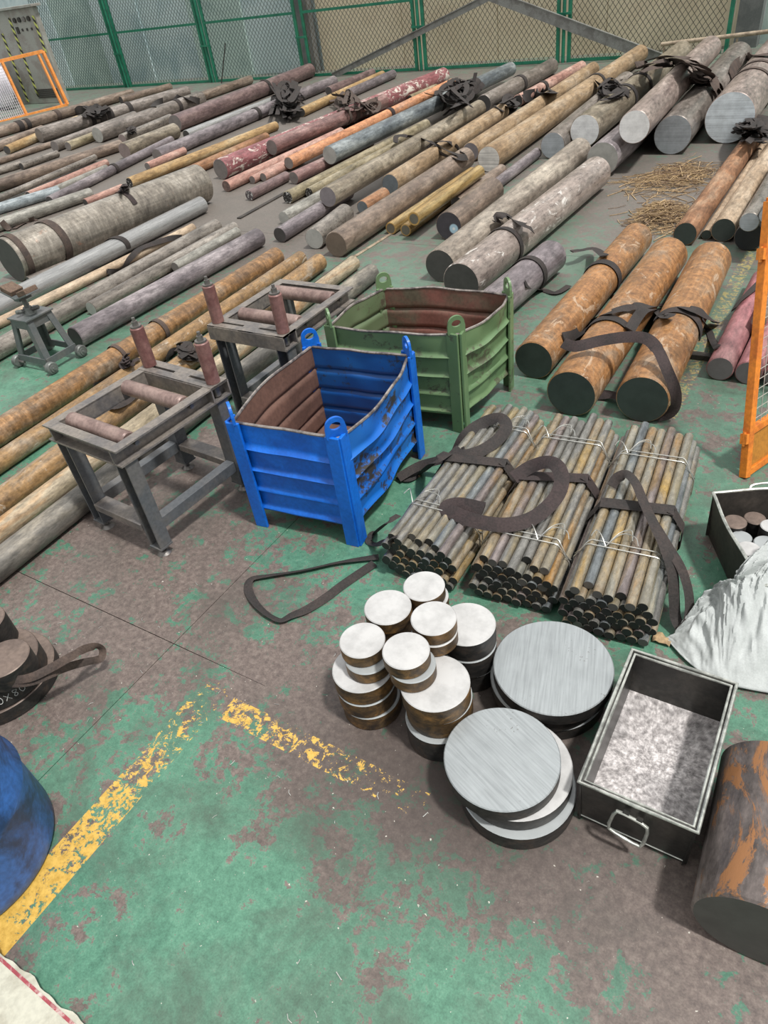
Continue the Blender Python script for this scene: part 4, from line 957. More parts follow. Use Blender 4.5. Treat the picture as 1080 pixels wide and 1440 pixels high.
# ------------------------------------------------------------------ box stillages
def stillage(name, label, corners, H, paint_out, paint_in, inner, post_mat, floor_mat_, bulge, dents, edge):
    """corners: four floor points front-left, front-right, back-right, back-left"""
    o = sum(corners, Vector()) / 4; o.z = 0
    C4 = [p - o for p in corners]
    root = thing(name, label, 'crate', o)
    z0 = 0.09
    for w in range(4):
        a, b = C4[w], C4[(w + 1) % 4]; d = (b - a); L = d.length; d = d / L; n = Vector((d.y, -d.x, 0))
        ia = a - n * 0.010; nu, nv = 30, 46
        amp, skew = bulge[w]
        ribs = (0.05, 0.27, 0.50, 0.74)
        rnd = random.Random(w * 7 + len(name)); ph = [rnd.uniform(0, 6) for _ in range(6)]
        def off(u, v):
            k = math.sin(PI * u ** skew)
            q = amp * k * (0.15 + 0.85 * v ** 1.4)
            q += dents[w] * k * (math.sin(9 * u + ph[0] + 4 * v) * math.sin(7 * v + ph[1]) * 0.5 + math.sin(17 * u + ph[2]) * math.sin(13 * v + ph[3]) * 0.3)
            if 0.03 < u < 0.97:
                for r in ribs: q += 0.017 * math.exp(-((v - r) / 0.020) ** 2)
            return q
        P, Q = [], []
        for i in range(nu + 1):
            u = i / nu; r1, r2 = [], []
            for j in range(nv + 1):
                v = j / nv
                top = H + dents[w] * 0.6 * math.sin(PI * u) * math.sin(11 * u + ph[4])
                z = z0 + (top - z0) * v; k = off(u, v)
                base = ia + d * (L * u)
                r1.append(base + n * k + Vector((0, 0, z))); r2.append(base + n * (k - 0.005) + Vector((0, 0, z)))
            P.append(r1); Q.append(r2)
        m = MB(); m.grid(P, 0); m.grid(Q, 1, flip=True)
        rim = [(P[i][-1] + Q[i][-1]) / 2 for i in range(nu + 1)]
        m.tube(rim, 0.0065, 6, 2)
        m.obj('side_panel', [paint_out[w], inner[w], edge], root)
    m = MB()
    c = sum(C4, Vector()) / 4
    vs = [p * 0.962 + Vector((0, 0, z0 + 0.022)) for p in C4] + [p * 0.962 + Vector((0, 0, z0 + 0.006)) for p in C4]
    m.add(vs, [(0, 1, 2, 3), (7, 6, 5, 4), (0, 4, 5, 1), (1, 5, 6, 2), (2, 6, 7, 3), (3, 7, 4, 0)]); m.obj('floor_panel', floor_mat_, root)
    for w in range(4):
        p = C4[w]; d1 = (C4[(w + 1) % 4] - p).normalized(); d2 = (C4[(w - 1) % 4] - p).normalized()
        out = -(d1 + d2).normalized()
        m = MB(); pw = 0.062
        for d, e in ((d1, d2), (d2, d1)):
            q = p + d * (pw / 2 - 0.008) - e * 0.009
            m.bar(q, q + Vector((0, 0, H + 0.012)), pw, 0.014, up=e)
        po = m.obj('corner_post', post_mat, root, bevel=0.003)
        # lifting eye: rounded tab with a hole, set across the corner
        t = out.cross(Vector((0, 0, 1))).normalized(); N = 28; m = MB()
        zc = H + 0.055; rh = 0.020; base = p - out * 0.018
        def outline(an):
            x, z = math.cos(an), math.sin(an)
            if z >= 0: return (0.040 * x, 0.038 * z)
            k = 1 / max(abs(x), abs(z)); return (0.043 * x * k, 0.060 * z * k)
        ring = []
        for s in (-1, 1):
            for (fn) in (outline, lambda an: (rh * 1.15 * math.cos(an), rh * 0.85 * math.sin(an))):
                ring.append([base + out * (0.006 * s) + t * fn(2 * PI * k / N)[0] + Vector((0, 0, zc + fn(2 * PI * k / N)[1])) for k in range(N)])
        vs = [q for r in ring for q in r]; fs = []
        for k in range(N):
            k2 = (k + 1) % N
            fs += [(k, k2, N + k2, N + k), (2 * N + k2, 2 * N + k, 3 * N + k, 3 * N + k2), (k2, k, 2 * N + k, 2 * N + k2), (N + k, N + k2, 3 * N + k2, 3 * N + k)]
        m.add(vs, fs); m.obj('lifting_eye', post_mat, po)
    return root
V = lambda x, y, z=0: Vector((x, y, z))
blue_c = [V(-1.985, 1.712), V(-1.475, 1.772), V(-1.548, 2.482), V(-2.075, 2.420)]
stillage('steel_stillage', 'blue steel box stillage with ribbed sides, battered right side and four lifting eyes', blue_c, 0.545,
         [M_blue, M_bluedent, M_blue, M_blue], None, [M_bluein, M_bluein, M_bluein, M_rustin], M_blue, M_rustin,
         [(0.0, 1), (0.055, 0.8), (0.0, 1), (0.045, 1.15)], [0.004, 0.022, 0.006, 0.004], M_rimedge)
green_c = [V(-2.13, 2.635), V(-1.44, 2.735), V(-1.385, 3.235), V(-2.10, 3.150)]
stillage('steel_stillage', 'green steel box stillage with rust-red lining behind the blue one', green_c, 0.535,
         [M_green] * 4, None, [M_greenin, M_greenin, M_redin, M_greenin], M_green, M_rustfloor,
         [(0.03, 1), (0.05, 1), (0.045, 1), (0.04, 1)], [0.008, 0.012, 0.010, 0.008], M_rimedge)

# ------------------------------------------------------------------ roller tables
def roller_table(label, loc, rot, flip):
    root = thing('roller_table', label, 'roller table', loc, rot, 'roller tables')
    W, D, H = 0.50, 0.63, 0.585; cw, ch = 0.05, 0.07
    s = -1 if flip else 1
    def b(name, p, q, w, h, mat=M_grey, up=(0, 0, 1), par=root, bev=0.002):
        m = MB(); m.bar(p, q, w, h, up); return m.obj(name, mat, par, bevel=bev)
    def channel(name, p, q, inw):          # C section laid on its side: top flange, web, bottom flange
        m = MB(); p, q, inw = Vector(p), Vector(q), Vector(inw)
        m.bar(p, q, cw, 0.008); m.bar(p - Vector((0, 0, ch)), q - Vector((0, 0, ch)), cw, 0.008)
        o = inw * (cw / 2 - 0.004); m.bar(p + o - Vector((0, 0, ch / 2)), q + o - Vector((0, 0, ch / 2)), 0.008, ch)
        return m.obj(name, [M_greytop], root)
    hx, hy = W / 2, D / 2
    channel('side_rail', (-hx + cw / 2, -hy, H), (-hx + cw / 2, hy, H), (1, 0, 0))
    channel('side_rail', (hx - cw / 2, -hy, H), (hx - cw / 2, hy, H), (-1, 0, 0))
    channel('end_rail', (-hx + cw, -s * (hy - cw / 2), H), (hx - cw, -s * (hy - cw / 2), H), (0, s, 0))
    # slotted end plate that carries the upright rollers
    m = MB(); yp = s * (hy - 0.05); pd = 0.10
    y0, y1 = yp - pd / 2, yp + pd / 2
    m.bar((-hx, y0 + 0.02, H), (hx, y0 + 0.02, H), 0.04, 0.012); m.bar((-hx, y1 - 0.022, H), (hx, y1 - 0.022, H), 0.044, 0.012)
    for x0, x1 in ((-hx, -hx + 0.05), (-0.04, 0.06), (hx - 0.05, hx)): m.bar((x0, yp, H), (x1, yp, H), pd, 0.0115)
    m.bar((-hx, y1 * 1.0, H - ch / 2), (hx, y1 * 1.0, H - ch / 2), 0.008, ch)
    m.bar((-hx, y0, H - ch / 2), (hx, y0, H - ch / 2), 0.008, ch)
    m.obj('end_plate', M_greytop, root)
    for x in (-hx + 0.035, hx - 0.035):
        m = MB(); m.rod((x, yp, H + 0.004), (x, yp, H + 0.20), 0.032, 20, bev=0.004); u = m.obj('upright_roller', M_rollerred, root)
        m = MB(); m.rod((x, yp, H + 0.20), (x, yp, H + 0.208), 0.026, 16); m.rod((x, yp, H + 0.208), (x, yp, H + 0.228), 0.014, 6, smooth=False); m.rod((x, yp, H + 0.228), (x, yp, H + 0.245), 0.008, 8)
        m.obj('bolt', M_bolt, u)
        m = MB(); m.rod((x, yp, H - 0.06), (x, yp, H - 0.006), 0.02, 10); m.obj('stud', M_bolt, u)
    for y in (-s * 0.205, s * 0.10):
        m = MB(); m.rod((-hx + cw - 0.004, y, H - 0.022), (hx - cw - 0.012, y, H - 0.022), 0.036, 20, bev=0.006); r = m.obj('roller', M_roller, root)
        m = MB(); m.rod((-hx + 0.01, y, H - 0.022), (hx - 0.01, y, H - 0.022), 0.011, 10); m.obj('axle', M_bolt, r)
    zf = 0.045
    for sx in (-1, 1):
        for sy in (-1, 1):
            x, y = sx * (hx - 0.045), sy * (hy - 0.05)
            m = MB()               # open channel leg
            m.bar((x, y, zf), (x, y, H - ch + 0.06), 0.008, 0.075, up=(0, 1, 0)) if False else m.bar((x, y - sy * 0.03, zf), (x, y - sy * 0.03, H - ch), 0.07, 0.008, up=(0, 1, 0))
            for q in (-1, 1): m.bar((x + q * 0.033, y, zf), (x + q * 0.033, y, H - ch), 0.007, 0.06, up=(0, 1, 0))
            lg = m.obj('leg', M_grey, root)
            m = MB(); m.rod((x, y, 0.010), (x, y, 0.11), 0.009, 8); m.rod((x, y, 0.035), (x, y, 0.047), 0.016, 6, smooth=False); m.rod((x, y, 0.001), (x, y, 0.016), 0.034, 16, r2=0.02)
            m.obj('levelling_foot', M_bolt, lg)
            m = MB(); m.box((x, y, zf + 0.004), (0.078, 0.07, 0.008)); m.obj('foot_plate', M_grey, lg)
    z = 0.155
    for sx in (-1, 1): b('stretcher', (sx * (hx - 0.045), -hy + 0.085, z), (sx * (hx - 0.045), hy - 0.085, z), 0.05, 0.055, M_grey)
    for sy in (-1, 1): b('stretcher', (-hx + 0.085, sy * (hy - 0.05), z), (hx - 0.085, sy * (hy - 0.05), z), 0.075, 0.035, M_greytop)
    return root
roller_table('grey roller table standing left of the blue stillage', (-2.462, 1.655, 0), math.radians(-3.5), False)
roller_table('grey roller table farther back, left of the green stillage', (-2.447, 2.690, 0), 0.0, True)

# ------------------------------------------------------------------ wheeled V-head stand
jk = thing('pipe_stand', 'grey pyramid pipe stand on four iron wheels with wood-lined V head', 'stand', (-4.575, 2.55, 0), math.radians(1.0))
hb, ht, zt, zb = (0.150, 0.125), (0.085, 0.095), 0.350, 0.075
for sx in (-1, 1):
    for sy in (-1, 1):
        p = Vector((sx * hb[0], sy * hb[1], zb - 0.02)); q = Vector((sx * ht[0], sy * ht[1], zt))
        m = MB(); m.bar(p - Vector((sx * 0.018, 0, 0)), q - Vector((sx * 0.018, 0, 0)), 0.046, 0.008, up=(0, 1, 0))
        m.bar(p - Vector((0, sy * 0.018, 0)), q - Vector((0, sy * 0.018, 0)), 0.046, 0.008, up=(1, 0, 0)); m.obj('leg', M_jack, jk)
        wx, wy = sx * (hb[0] + 0.035), sy * (hb[1] + 0.005)
        m = MB(); m.rod((wx - sx * 0.022, wy, 0.043), (wx + sx * 0.018, wy, 0.043), 0.042, 24, bev=0.006)
        m.rod((wx + sx * 0.018, wy, 0.043), (wx + sx * 0.025, wy, 0.043), 0.024, 16); m.rod((wx + sx * 0.025, wy, 0.043), (wx + sx * 0.033, wy, 0.043), 0.009, 8)
        wh = m.obj('wheel', M_wheel, jk)
        m = MB(); m.rod((wx - sx * 0.075, wy, 0.043), (wx - sx * 0.02, wy, 0.043), 0.010, 8); m.obj('axle', M_bolt, wh)
for sy in (-1, 1):
    m = MB(); m.bar((-hb[0], sy * hb[1], zb), (hb[0], sy * hb[1], zb), 0.012, 0.045); m.obj('base_rail', M_jack, jk)
for sx in (-1, 1):
    m = MB(); m.bar((sx * hb[0], -hb[1], zb), (sx * hb[0], hb[1], zb), 0.012, 0.045); m.obj('base_rail', M_jack, jk)
m = MB(); m.box((0, 0, zt + 0.005), (0.205, 0.225, 0.012)); m.obj('top_plate', M_jack, jk, bevel=0.002)
for sx in (-1, 1):
    m = MB(); m.bar((sx * 0.086, -0.09, zt - 0.03), (sx * 0.086, 0.09, zt - 0.03), 0.008, 0.06); m.obj('gusset', M_jack, jk)
for sy in (-1, 1):
    m = MB(); m.bar((-0.08, sy * 0.098, zt - 0.03), (0.08, sy * 0.098, zt - 0.03), 0.008, 0.06); m.obj('gusset', M_jack, jk)
m = MB(); m.rod((0, 0, zt + 0.01), (0, 0, zt + 0.035), 0.05, 16, r2=0.036); m.rod((0, 0, zt + 0.035), (0, 0, zt + 0.055), 0.034, 16, r2=0.028); nut = m.obj('screw_nut', M_wheel, jk)
for an in (0.4, 2.5, 4.6):
    m = MB(); m.rod((0.02 * math.cos(an), 0.02 * math.sin(an), zt + 0.035), (0.085 * math.cos(an), 0.085 * math.sin(an), zt + 0.05), 0.014, 10, bev=0.004); m.obj('handle', M_wheel, nut)
m = MB(); m.rod((0, 0, zt + 0.05), (0, 0, zt + 0.125), 0.016, 12); m.obj('screw', M_wheel, jk)
Z = zt + 0.12
hd = [(-0.14, 0.05), (-0.13, 0.035), (0, 0.0), (0.13, 0.035), (0.14, 0.05)]
m = MB()
for sx in (-1, 1): m.bar((0, 0, Z + 0.004), (sx * 0.145, 0, Z + 0.05), 0.11, 0.01)
m.box((0, 0, Z), (0.06, 0.10, 0.02)); vh = m.obj('v_head', M_jack, jk, bevel=0.002)
for sx, l in ((-1, 0.13), (1, 0.135)):
    m = MB(); m.bar((sx * 0.03, 0, Z + 0.036), (sx * l, 0, Z + 0.068), 0.10, 0.034); m.obj('wood_block', M_wood, vh, bevel=0.005)

# ------------------------------------------------------------------ sawn discs
def disc_mesh(r, h, seg=56):
    m = MB(); bv = 0.003
    prof = [(0, r - bv), (bv, r), (h - bv, r), (h, r - bv)]
    for z, q in prof:
        for k in range(seg):
            an = 2 * PI * k / seg; m.v.append((q * math.cos(an), q * math.sin(an), z))
    for j in range(3):
        for k in range(seg):
            k2 = (k + 1) % seg; m.f.append((j * seg + k, j * seg + k2, (j + 1) * seg + k2, (j + 1) * seg + k)); m.m.append(1 if j < 2 else 0); m.sm.append(j == 1)
    m.f.append(tuple(3 * seg + k for k in range(seg))); m.m.append(0); m.sm.append(False)
    m.f.append(tuple(reversed(range(seg)))); m.m.append(1); m.sm.append(False)
    return m
def disc(x, y, z, r, h, label, top=None, side=None, group='sawn discs by the bar bundles', rot=0.0):
    o = disc_mesh(r, h).obj('steel_disc', [top or M_dtop, side or M_dside]); o.location = (x, y, z); o.rotation_euler = (0, 0, rot)
    return tag(o, label, 'steel disc', group)
e_ = 0.001
# big pairs
disc(-0.432, 1.020, e_, 0.168, 0.062, 'large sawn disc, bottom of the front stack beside the tray', M_dtopg, M_dsided)
disc(-0.447, 1.036, 0.064, 0.166, 0.053, 'large sawn disc, middle of the front stack beside the tray', M_dtop, M_dsided)
disc(-0.478, 1.019, 0.118, 0.1655, 0.050, 'large brushed disc on top of the front stack beside the tray', M_dsawn, M_dsided, rot=0.5)
disc(-0.474, 1.396, e_, 0.178, 0.052, 'large disc, bottom of the stack behind the front one', M_dtopg, M_dsided)
disc(-0.484, 1.384, 0.054, 0.178, 0.050, 'large disc, middle of the stack behind the front one', M_dtopg, M_dsided)
disc(-0.466, 1.394, 0.106, 0.1885, 0.050, 'largest brushed disc, topping the stack nearest the rod bundles', M_dsawn, M_dsided, rot=-0.4)
# three middling stacks and one mostly hidden
for k, (z, dx, dy, h, r, nm) in enumerate(((e_, 0.006, 0.004, 0.064, 0.100, 'bottom'), (0.066, 0.0, 0.0, 0.066, 0.098, 'middle'), (0.133, -0.004, 0.004, 0.066, 0.100, 'top'))):
    disc(-0.992 + dx, 1.092 + dy, z, r, h, 'middling rusty-sided disc, %s of the leftmost stack' % nm, M_dtopg if k < 2 else M_dtop)
for k, (z, dx, dy, h, r, nm) in enumerate(((e_, 0.006, -0.010, 0.10, 0.106, 'bottom'), (0.102, 0.002, 0.006, 0.076, 0.106, 'middle'), (0.179, 0.0, 0.0, 0.070, 0.107, 'top'))):
    disc(-0.736 + dx, 1.114 + dy, z, r, h, 'middling disc, %s of the centre front stack' % nm, M_dtopg if k < 2 else M_dtop, M_dside if k else M_dsided)
for k, (z, dx, dy, h, r, nm) in enumerate(((e_, 0.006, 0.004, 0.084, 0.092, 'bottom'), (0.086, 0.004, -0.004, 0.082, 0.092, 'middle'), (0.169, 0.0, 0.0, 0.080, 0.094, 'top'))):
    disc(-0.750 + dx, 1.366 + dy, z, r, h, 'middling pale disc, %s of the stack nearest the left rod bundle' % nm, M_dtopg if k < 2 else M_dtop, M_dsided)
for k, (z, h, nm) in enumerate(((e_, 0.099, 'bottom'), (0.101, 0.098, 'top'))):
    disc(-0.975, 1.330, z, 0.100, h, 'dark thick disc hidden under two small discs, %s of its pair' % nm, M_dtopg, M_dsided)
# small discs in twos
SM = [(-1.000, 1.127, 0.2005, 0.074, 0.050, 0.022, -0.016, 'leftmost pair of small discs'), (-0.827, 1.116, 0.2505, 0.0725, 0.050, 0.018, -0.004, 'front right pair of small discs'),
      (-0.812, 1.266, 0.2505, 0.0725, 0.050, 0.002, -0.004, 'middle pair of small discs by the pale disc'), (-0.998, 1.284, 0.2005, 0.0795, 0.050, -0.006, 0.004, 'back left pair of small discs'),
      (-0.934, 1.419, 0.2005, 0.0715, 0.050, 0.008, 0.004, 'rearmost pair of small discs')]
for (x, y, z, r, h, dx, dy, nm) in SM:
    disc(x + dx, y + dy, z, r, h - 0.001, 'small bright disc, lower of the ' + nm, M_dtop if dx < 0.01 else M_dtopg)
    disc(x, y, z + h, r, h - 0.001, 'small bright disc, upper of the ' + nm, M_dtop)

# discs at the left edge, one with chalk figures
gl = 'dark discs at the left edge'
D1 = (-2.352, 0.622)
disc(-2.315, 0.560, e_, 0.205, 0.060, 'broad dark disc at the left edge, lowest of its stack', M_dbrown, M_dsided, gl)
disc(-2.280, 0.555, 0.062, 0.165, 0.088, 'dark disc at the left edge with chalk figures 00X80', M_dbrown, M_dsided, gl)
disc(-2.155, 0.562, 0.151, 0.089, 0.080, 'small dull brown disc on the chalked disc, under a sling', M_dbrown, M_dsided, gl)
disc(*D1, e_, 0.085, 0.266, 'tall dull billet standing behind the chalked disc at left edge', M_dbrown, M_dsided, gl)
GLY = {'0': [[(0.5, 1), (0.12, 0.8), (0.05, 0.4), (0.3, 0.0), (0.75, 0.1), (0.92, 0.55), (0.75, 0.92), (0.45, 1)]],
       'X': [[(0.05, 1), (0.95, 0)], [(0.95, 0.95), (0.05, 0.05)]],
       '8': [[(0.85, 0.95), (0.3, 1.0), (0.2, 0.75), (0.6, 0.5), (0.8, 0.22), (0.5, 0.0), (0.2, 0.2), (0.5, 0.5), (0.9, 0.8), (0.8, 1.0)]]}
m = MB(); R0 = 0.1655; an = math.radians(-44)
for ch in '00X80':
    for st in GLY[ch]:
        pts = [Vector((u * 0.020, 0, v * 0.030)) for u, v in st]
        pts = smooth_path(pts, 4) if len(pts) > 2 else pts
        m.tube([Vector((-2.280 + R0 * math.cos(an + p.x / R0), 0.555 + R0 * math.sin(an + p.x / R0), 0.092 + p.z)) for p in pts], 0.0013, 4)
    an += 0.027 / R0
ct = m.obj('chalk_figures', M_chalk)
for o in COL.objects:
    if o.get('label', '').endswith('chalk figures 00X80'):
        ct.parent = o; ct.matrix_parent_inverse = Matrix.Translation(o.location).inverted()

# ------------------------------------------------------------------ open tray in front
def open_tray():
    x0, x1, y0, y1, z1 = -0.2545, 0.0435, 1.0265, 1.522, 0.195
    i = 0.006; cx, cy = (x0 + x1) / 2, (y0 + y1) / 2
    root = thing('drawer_tray', 'dark oblong steel tray with bright rolled rim and wire handle', 'tray', (cx, cy, 0))
    hx, hy = (x1 - x0) / 2, (y1 - y0) / 2; tp = 0.008
    def wallp(name, a, b, n):
        m = MB(); th = 0.004; a, b, n = Vector(a), Vector(b), Vector(n)
        o1 = [a - n * tp + Vector((0, 0, 0.004)), b - n * tp + Vector((0, 0, 0.004)), b + Vector((0, 0, z1)), a + Vector((0, 0, z1))]
        i1 = [p - n * th for p in o1]
        m.add(o1 + i1, [(0, 1, 2, 3), (7, 6, 5, 4), (0, 4, 5, 1), (1, 5, 6, 2), (2, 6, 7, 3), (3, 7, 4, 0)]); return m.obj(name, M_tray, root)
    wf = wallp('side_wall', (-hx, -hy, 0), (hx, -hy, 0), (0, -1, 0)); wallp('side_wall', (hx, hy, 0), (-hx, hy, 0), (0, 1, 0))
    wallp('side_wall', (hx, -hy, 0), (hx, hy, 0), (1, 0, 0)); wallp('side_wall', (-hx, hy, 0), (-hx, -hy, 0), (-1, 0, 0))
    m = MB(); m.box((0, 0, 0.012), (2 * hx - 0.022, 2 * hy - 0.022, 0.008)); m.obj('tray_floor', M_trayfloor, root)
    m = MB()
    for q, rr in ((0.002, 0.0055), (-0.010, 0.0045)):
        m.tube([Vector((sx * (hx + q), sy * (hy + q), z1 + (0.002 if q > 0 else -0.001))) for sx, sy in ((-1, -1), (0, -1), (1, -1), (1, 0), (1, 1), (0, 1), (-1, 1), (-1, 0))], rr, 8, closed=True)
    m.obj('rim', M_rim, root)
    m = MB(); m.tube([Vector((-hx + tp, -hy + tp - 0.001, 0.018)), Vector((hx - tp, -hy + tp - 0.001, 0.018))], 0.0025, 6); m.obj('weld_seam', M_rim, root)
    yh = y0 - cy
    hp = [onY(866, 1138, 1.012), onY(853, 1164, 0.995), onY(902, 1193, 0.995), onY(913, 1164, 1.012)]
    hp = [p - Vector((cx, cy, 0)) for p in hp]
    def corner(a, b, c, k=0.25): return [b.lerp(a, k), b.lerp(a, k * 0.4).lerp(b.lerp(c, k * 0.4), 0.5), b.lerp(c, k)]
    path = corner(hp[3], hp[0], hp[1]) + corner(hp[0], hp[1], hp[2]) + corner(hp[1], hp[2], hp[3]) + corner(hp[2], hp[3], hp[0])
    m = MB(); m.tube(path, 0.005, 8, closed=True); m.obj('handle', M_rim, root)
    for k in (0.3, 0.7):
        p = hp[0].lerp(hp[3], k); m = MB(); m.box((p.x, p.y + 0.004, p.z), (0.016, 0.012, 0.016)); m.obj('hinge_lug', M_tray, root)
open_tray()

# ------------------------------------------------------------------ scrap box at the right edge with discs and white cloth
A0 = G(1003, 693, 0.21); e1 = Vector((0.888, 0.46, 0)).normalized(); e2 = Vector((0.46, -0.888, 0)).normalized()
def scrap_box():
    root = thing('scrap_tray', 'dark steel scrap tray at the right edge, half under white cloth', 'tray', (A0.x, A0.y, 0))
    LX, LY, Hb = 0.46, 0.50, 0.21
    def pt(u, v, z): return e1 * u + e2 * v + Vector((0, 0, z))
    for a, b, n in (((0, 0), (LX, 0), -e2), ((0, 0), (0, LY), -e1), ((LX, 0), (LX, LY), e1), ((0, LY), (LX, LY), e2)):
        P, Q = [], []
        for i in range(13):
            u = i / 12; x = a[0] + (b[0] - a[0]) * u; y = a[1] + (b[1] - a[1]) * u
            k = 0.010 * math.sin(PI * u) * math.sin(5 * u + a[0] * 9)
            P.append([pt(x, y, z * Hb) + n * (k * z - 0.012 * (1 - z)) for z in (0.02, 0.35, 0.7, 1.0)])
            Q.append([p - n * 0.004 for p in P[-1]])
        m = MB(); m.grid(P); m.grid(Q); m.tube([p[-1] for p in P], 0.006, 6, 1); m.obj('side_wall', [M_scrap, M_rim], root)
    m = MB(); m.add([pt(0.01, 0.01, 0.012), pt(LX - 0.01, 0.01, 0.012), pt(LX - 0.01, LY - 0.01, 0.012), pt(0.01, LY - 0.01, 0.012)] + [pt(0.01, 0.01, 0.004), pt(LX - 0.01, 0.01, 0.004), pt(LX - 0.01, LY - 0.01, 0.004), pt(0.01, LY - 0.01, 0.004)],
          [(0, 1, 2, 3), (7, 6, 5, 4), (0, 4, 5, 1), (1, 5, 6, 2), (2, 6, 7, 3), (3, 7, 4, 0)]); m.obj('tray_floor', M_scrap, root)
    m = MB(); m.tube(smooth_path([pt(0.14, -0.008, 0.20), pt(0.16, -0.03, 0.215), pt(0.30, -0.03, 0.215), pt(0.32, -0.008, 0.20)], 4), 0.005, 6); m.obj('handle', M_rim, root)
scrap_box()
SD = [(1034, 733, 0.135, 0.042, 'dark grey disc at the left in the scrap tray', M_dbrown), (1062, 728, 0.125, 0.039, 'dark grey disc at the back of the scrap tray', M_dbrown),
      (1085, 739, 0.150, 0.038, 'pale disc at the right edge of the scrap tray', M_dtop), (1043, 755, 0.120, 0.037, 'whitish disc behind the pinkish one in the scrap tray', M_dtopg),
      (1053, 771, 0.155, 0.040, 'pinkish white disc nearest the cloth in the scrap tray', M_dtop), (1077, 763, 0.130, 0.041, 'bluish white disc beside the pinkish one in the scrap tray', M_dtopg)]
for (px, py, z, r, lb, mt) in SD:
    p = G(px, py, z); disc(p.x, p.y, 0.013, r, z - 0.013, lb, mt, M_dsided, 'discs in the scrap tray')

def cloth():
    # two guide edges: the hem on the floor and the upper edge that climbs over the tray's corner
    hem = [G(936, 897, .012), G(958, 922, .012), G(985, 945, .012), G(1012, 960, .012), G(1045, 968, .012), G(1090, 976, .012), G(1140, 985, .012)]
    q1 = [G(948, 890, .03), G(978, 872, .07), G(1004, 848, .12), G(1024, 838, .17), G(1052, 826, .21), G(1085, 812, .22), G(1130, 805, .22)]
    q2 = [G(952, 886, .03), G(978, 856, .09), G(1000, 832, .14), G(1022, 822, .20), G(1042, 810, .25), G(1082, 784, .26), G(1120, 772, .26)]
    q3 = [G(955, 884, .02), G(984, 846, .06), G(1003, 828, .12), G(1028, 816, .21), G(1040, 802, .245), G(1072, 770, .25), G(1100, 748, .25)]
    rows = [smooth_path(r, 20) for r in (hem, q1, q2, q3)]
    P = []; rnd = random.Random(5)
    for i in range(len(rows[0])):
        col = smooth_path([r[i] for r in rows], 26); out = []
        u = i / (len(rows[0]) - 1)
        for j, p in enumerate(col):
            v = j / (len(col) - 1); p = p.copy()
            k = min(1, v * 3.0 + 0.12) * min(1, u * 4 + 0.15)
            # folds fan out from where the cloth is gathered near the hem
            an = math.atan2(v - 0.02, (u - 0.52) * 1.6); rr = math.hypot(v, (u - 0.52) * 1.6)
            f1 = mnoise.ridged_multi_fractal(Vector((an * 2.3, rr * 0.9, 3.1)), 0.9, 2.0, 3, 1.0, 2.0) - 1.0
            f2 = mnoise.ridged_multi_fractal(Vector((u * 5 + v * 2.0, v * 4 - u * 2, 7.7)), 1.0, 2.1, 4, 1.0, 2.0) - 1.0
            f3 = mnoise.noise(Vector((u * 24, v * 22, 1.3)))
            q = 0.036 * f1 * min(1, rr * 2.2) + 0.026 * f2 + 0.004 * f3
            p += Vector((-0.25 * q, -0.45 * q, 0.9 * q)) * k
            p.z = max(p.z, 0.008 + 0.002 * math.sin(40 * u)); out.append(p)
        P.append(out)
    m = MB(); m.grid(P, flip=True)
    o = m.obj('white_cloth', M_cloth); s = o.modifiers.new('thickness', 'SOLIDIFY'); s.thickness = 0.003; s.offset = 0
    tag(o, 'crumpled white woven cloth spilling over the scrap tray onto the floor', 'cloth')
cloth()

# ------------------------------------------------------------------ orange gate leaf
g0, g1 = G(1047, 671), G(1080, 648)
gd = (g1 - g0); gd.z = 0; gd.normalize()
gtop = G(1080, 310, 0.96); gu = (gtop - g0).normalized()
gate = thing('mesh_gate', 'orange steel gate leaf with wire mesh and ochre sheet at right edge', 'gate', g0)
def gb(name, p, q, w=0.03, h=0.03, mat=M_orange):
    m = MB(); m.bar(p, q, w, h, up=gd.cross(gu)); return m.obj(name, mat, gate, bevel=0.002)
HG, WG = 1.12, 0.62
gb('upright', gu * 0.0, gu * HG, 0.034, 0.034); gb('upright', gd * WG, gd * WG + gu * HG, 0.034, 0.034)
gb('rail', gu * 0.018, gd * WG + gu * 0.018); gb('rail', gu * 0.20, gd * WG + gu * 0.20); gb('rail', gu * HG, gd * WG + gu * HG)
m = MB(); m.bar(gu * 0.109 + gd * 0.017, gu * 0.109 + gd * (WG - 0.017), 0.15, 0.006, up=gd.cross(gu)); m.obj('sheet', M_orangepanel, gate)
m = MB()
for k in range(1, 15): m.tube([gu * 0.21 + gd * (WG * k / 15), gu * (HG - 0.015) + gd * (WG * k / 15)], 0.0018, 5)
for k in range(1, 22): m.tube([gu * (0.20 + (HG - 0.2) * k / 22), gu * (0.20 + (HG - 0.2) * k / 22) + gd * WG], 0.0018, 5)
o = m.obj('wire_mesh', M_wirewhite, gate); o['kind'] = 'stuff'
for h in (0.18, 0.93):
    m = MB(); c = gu * h - gd * 0.026; m.bar(c - gu * 0.022, c + gu * 0.022, 0.02, 0.03, up=gd.cross(gu)); m.rod(c - gu * 0.03 - gd * 0.004, c + gu * 0.03 - gd * 0.004, 0.007, 8); m.obj('hinge', M_orange, gate)

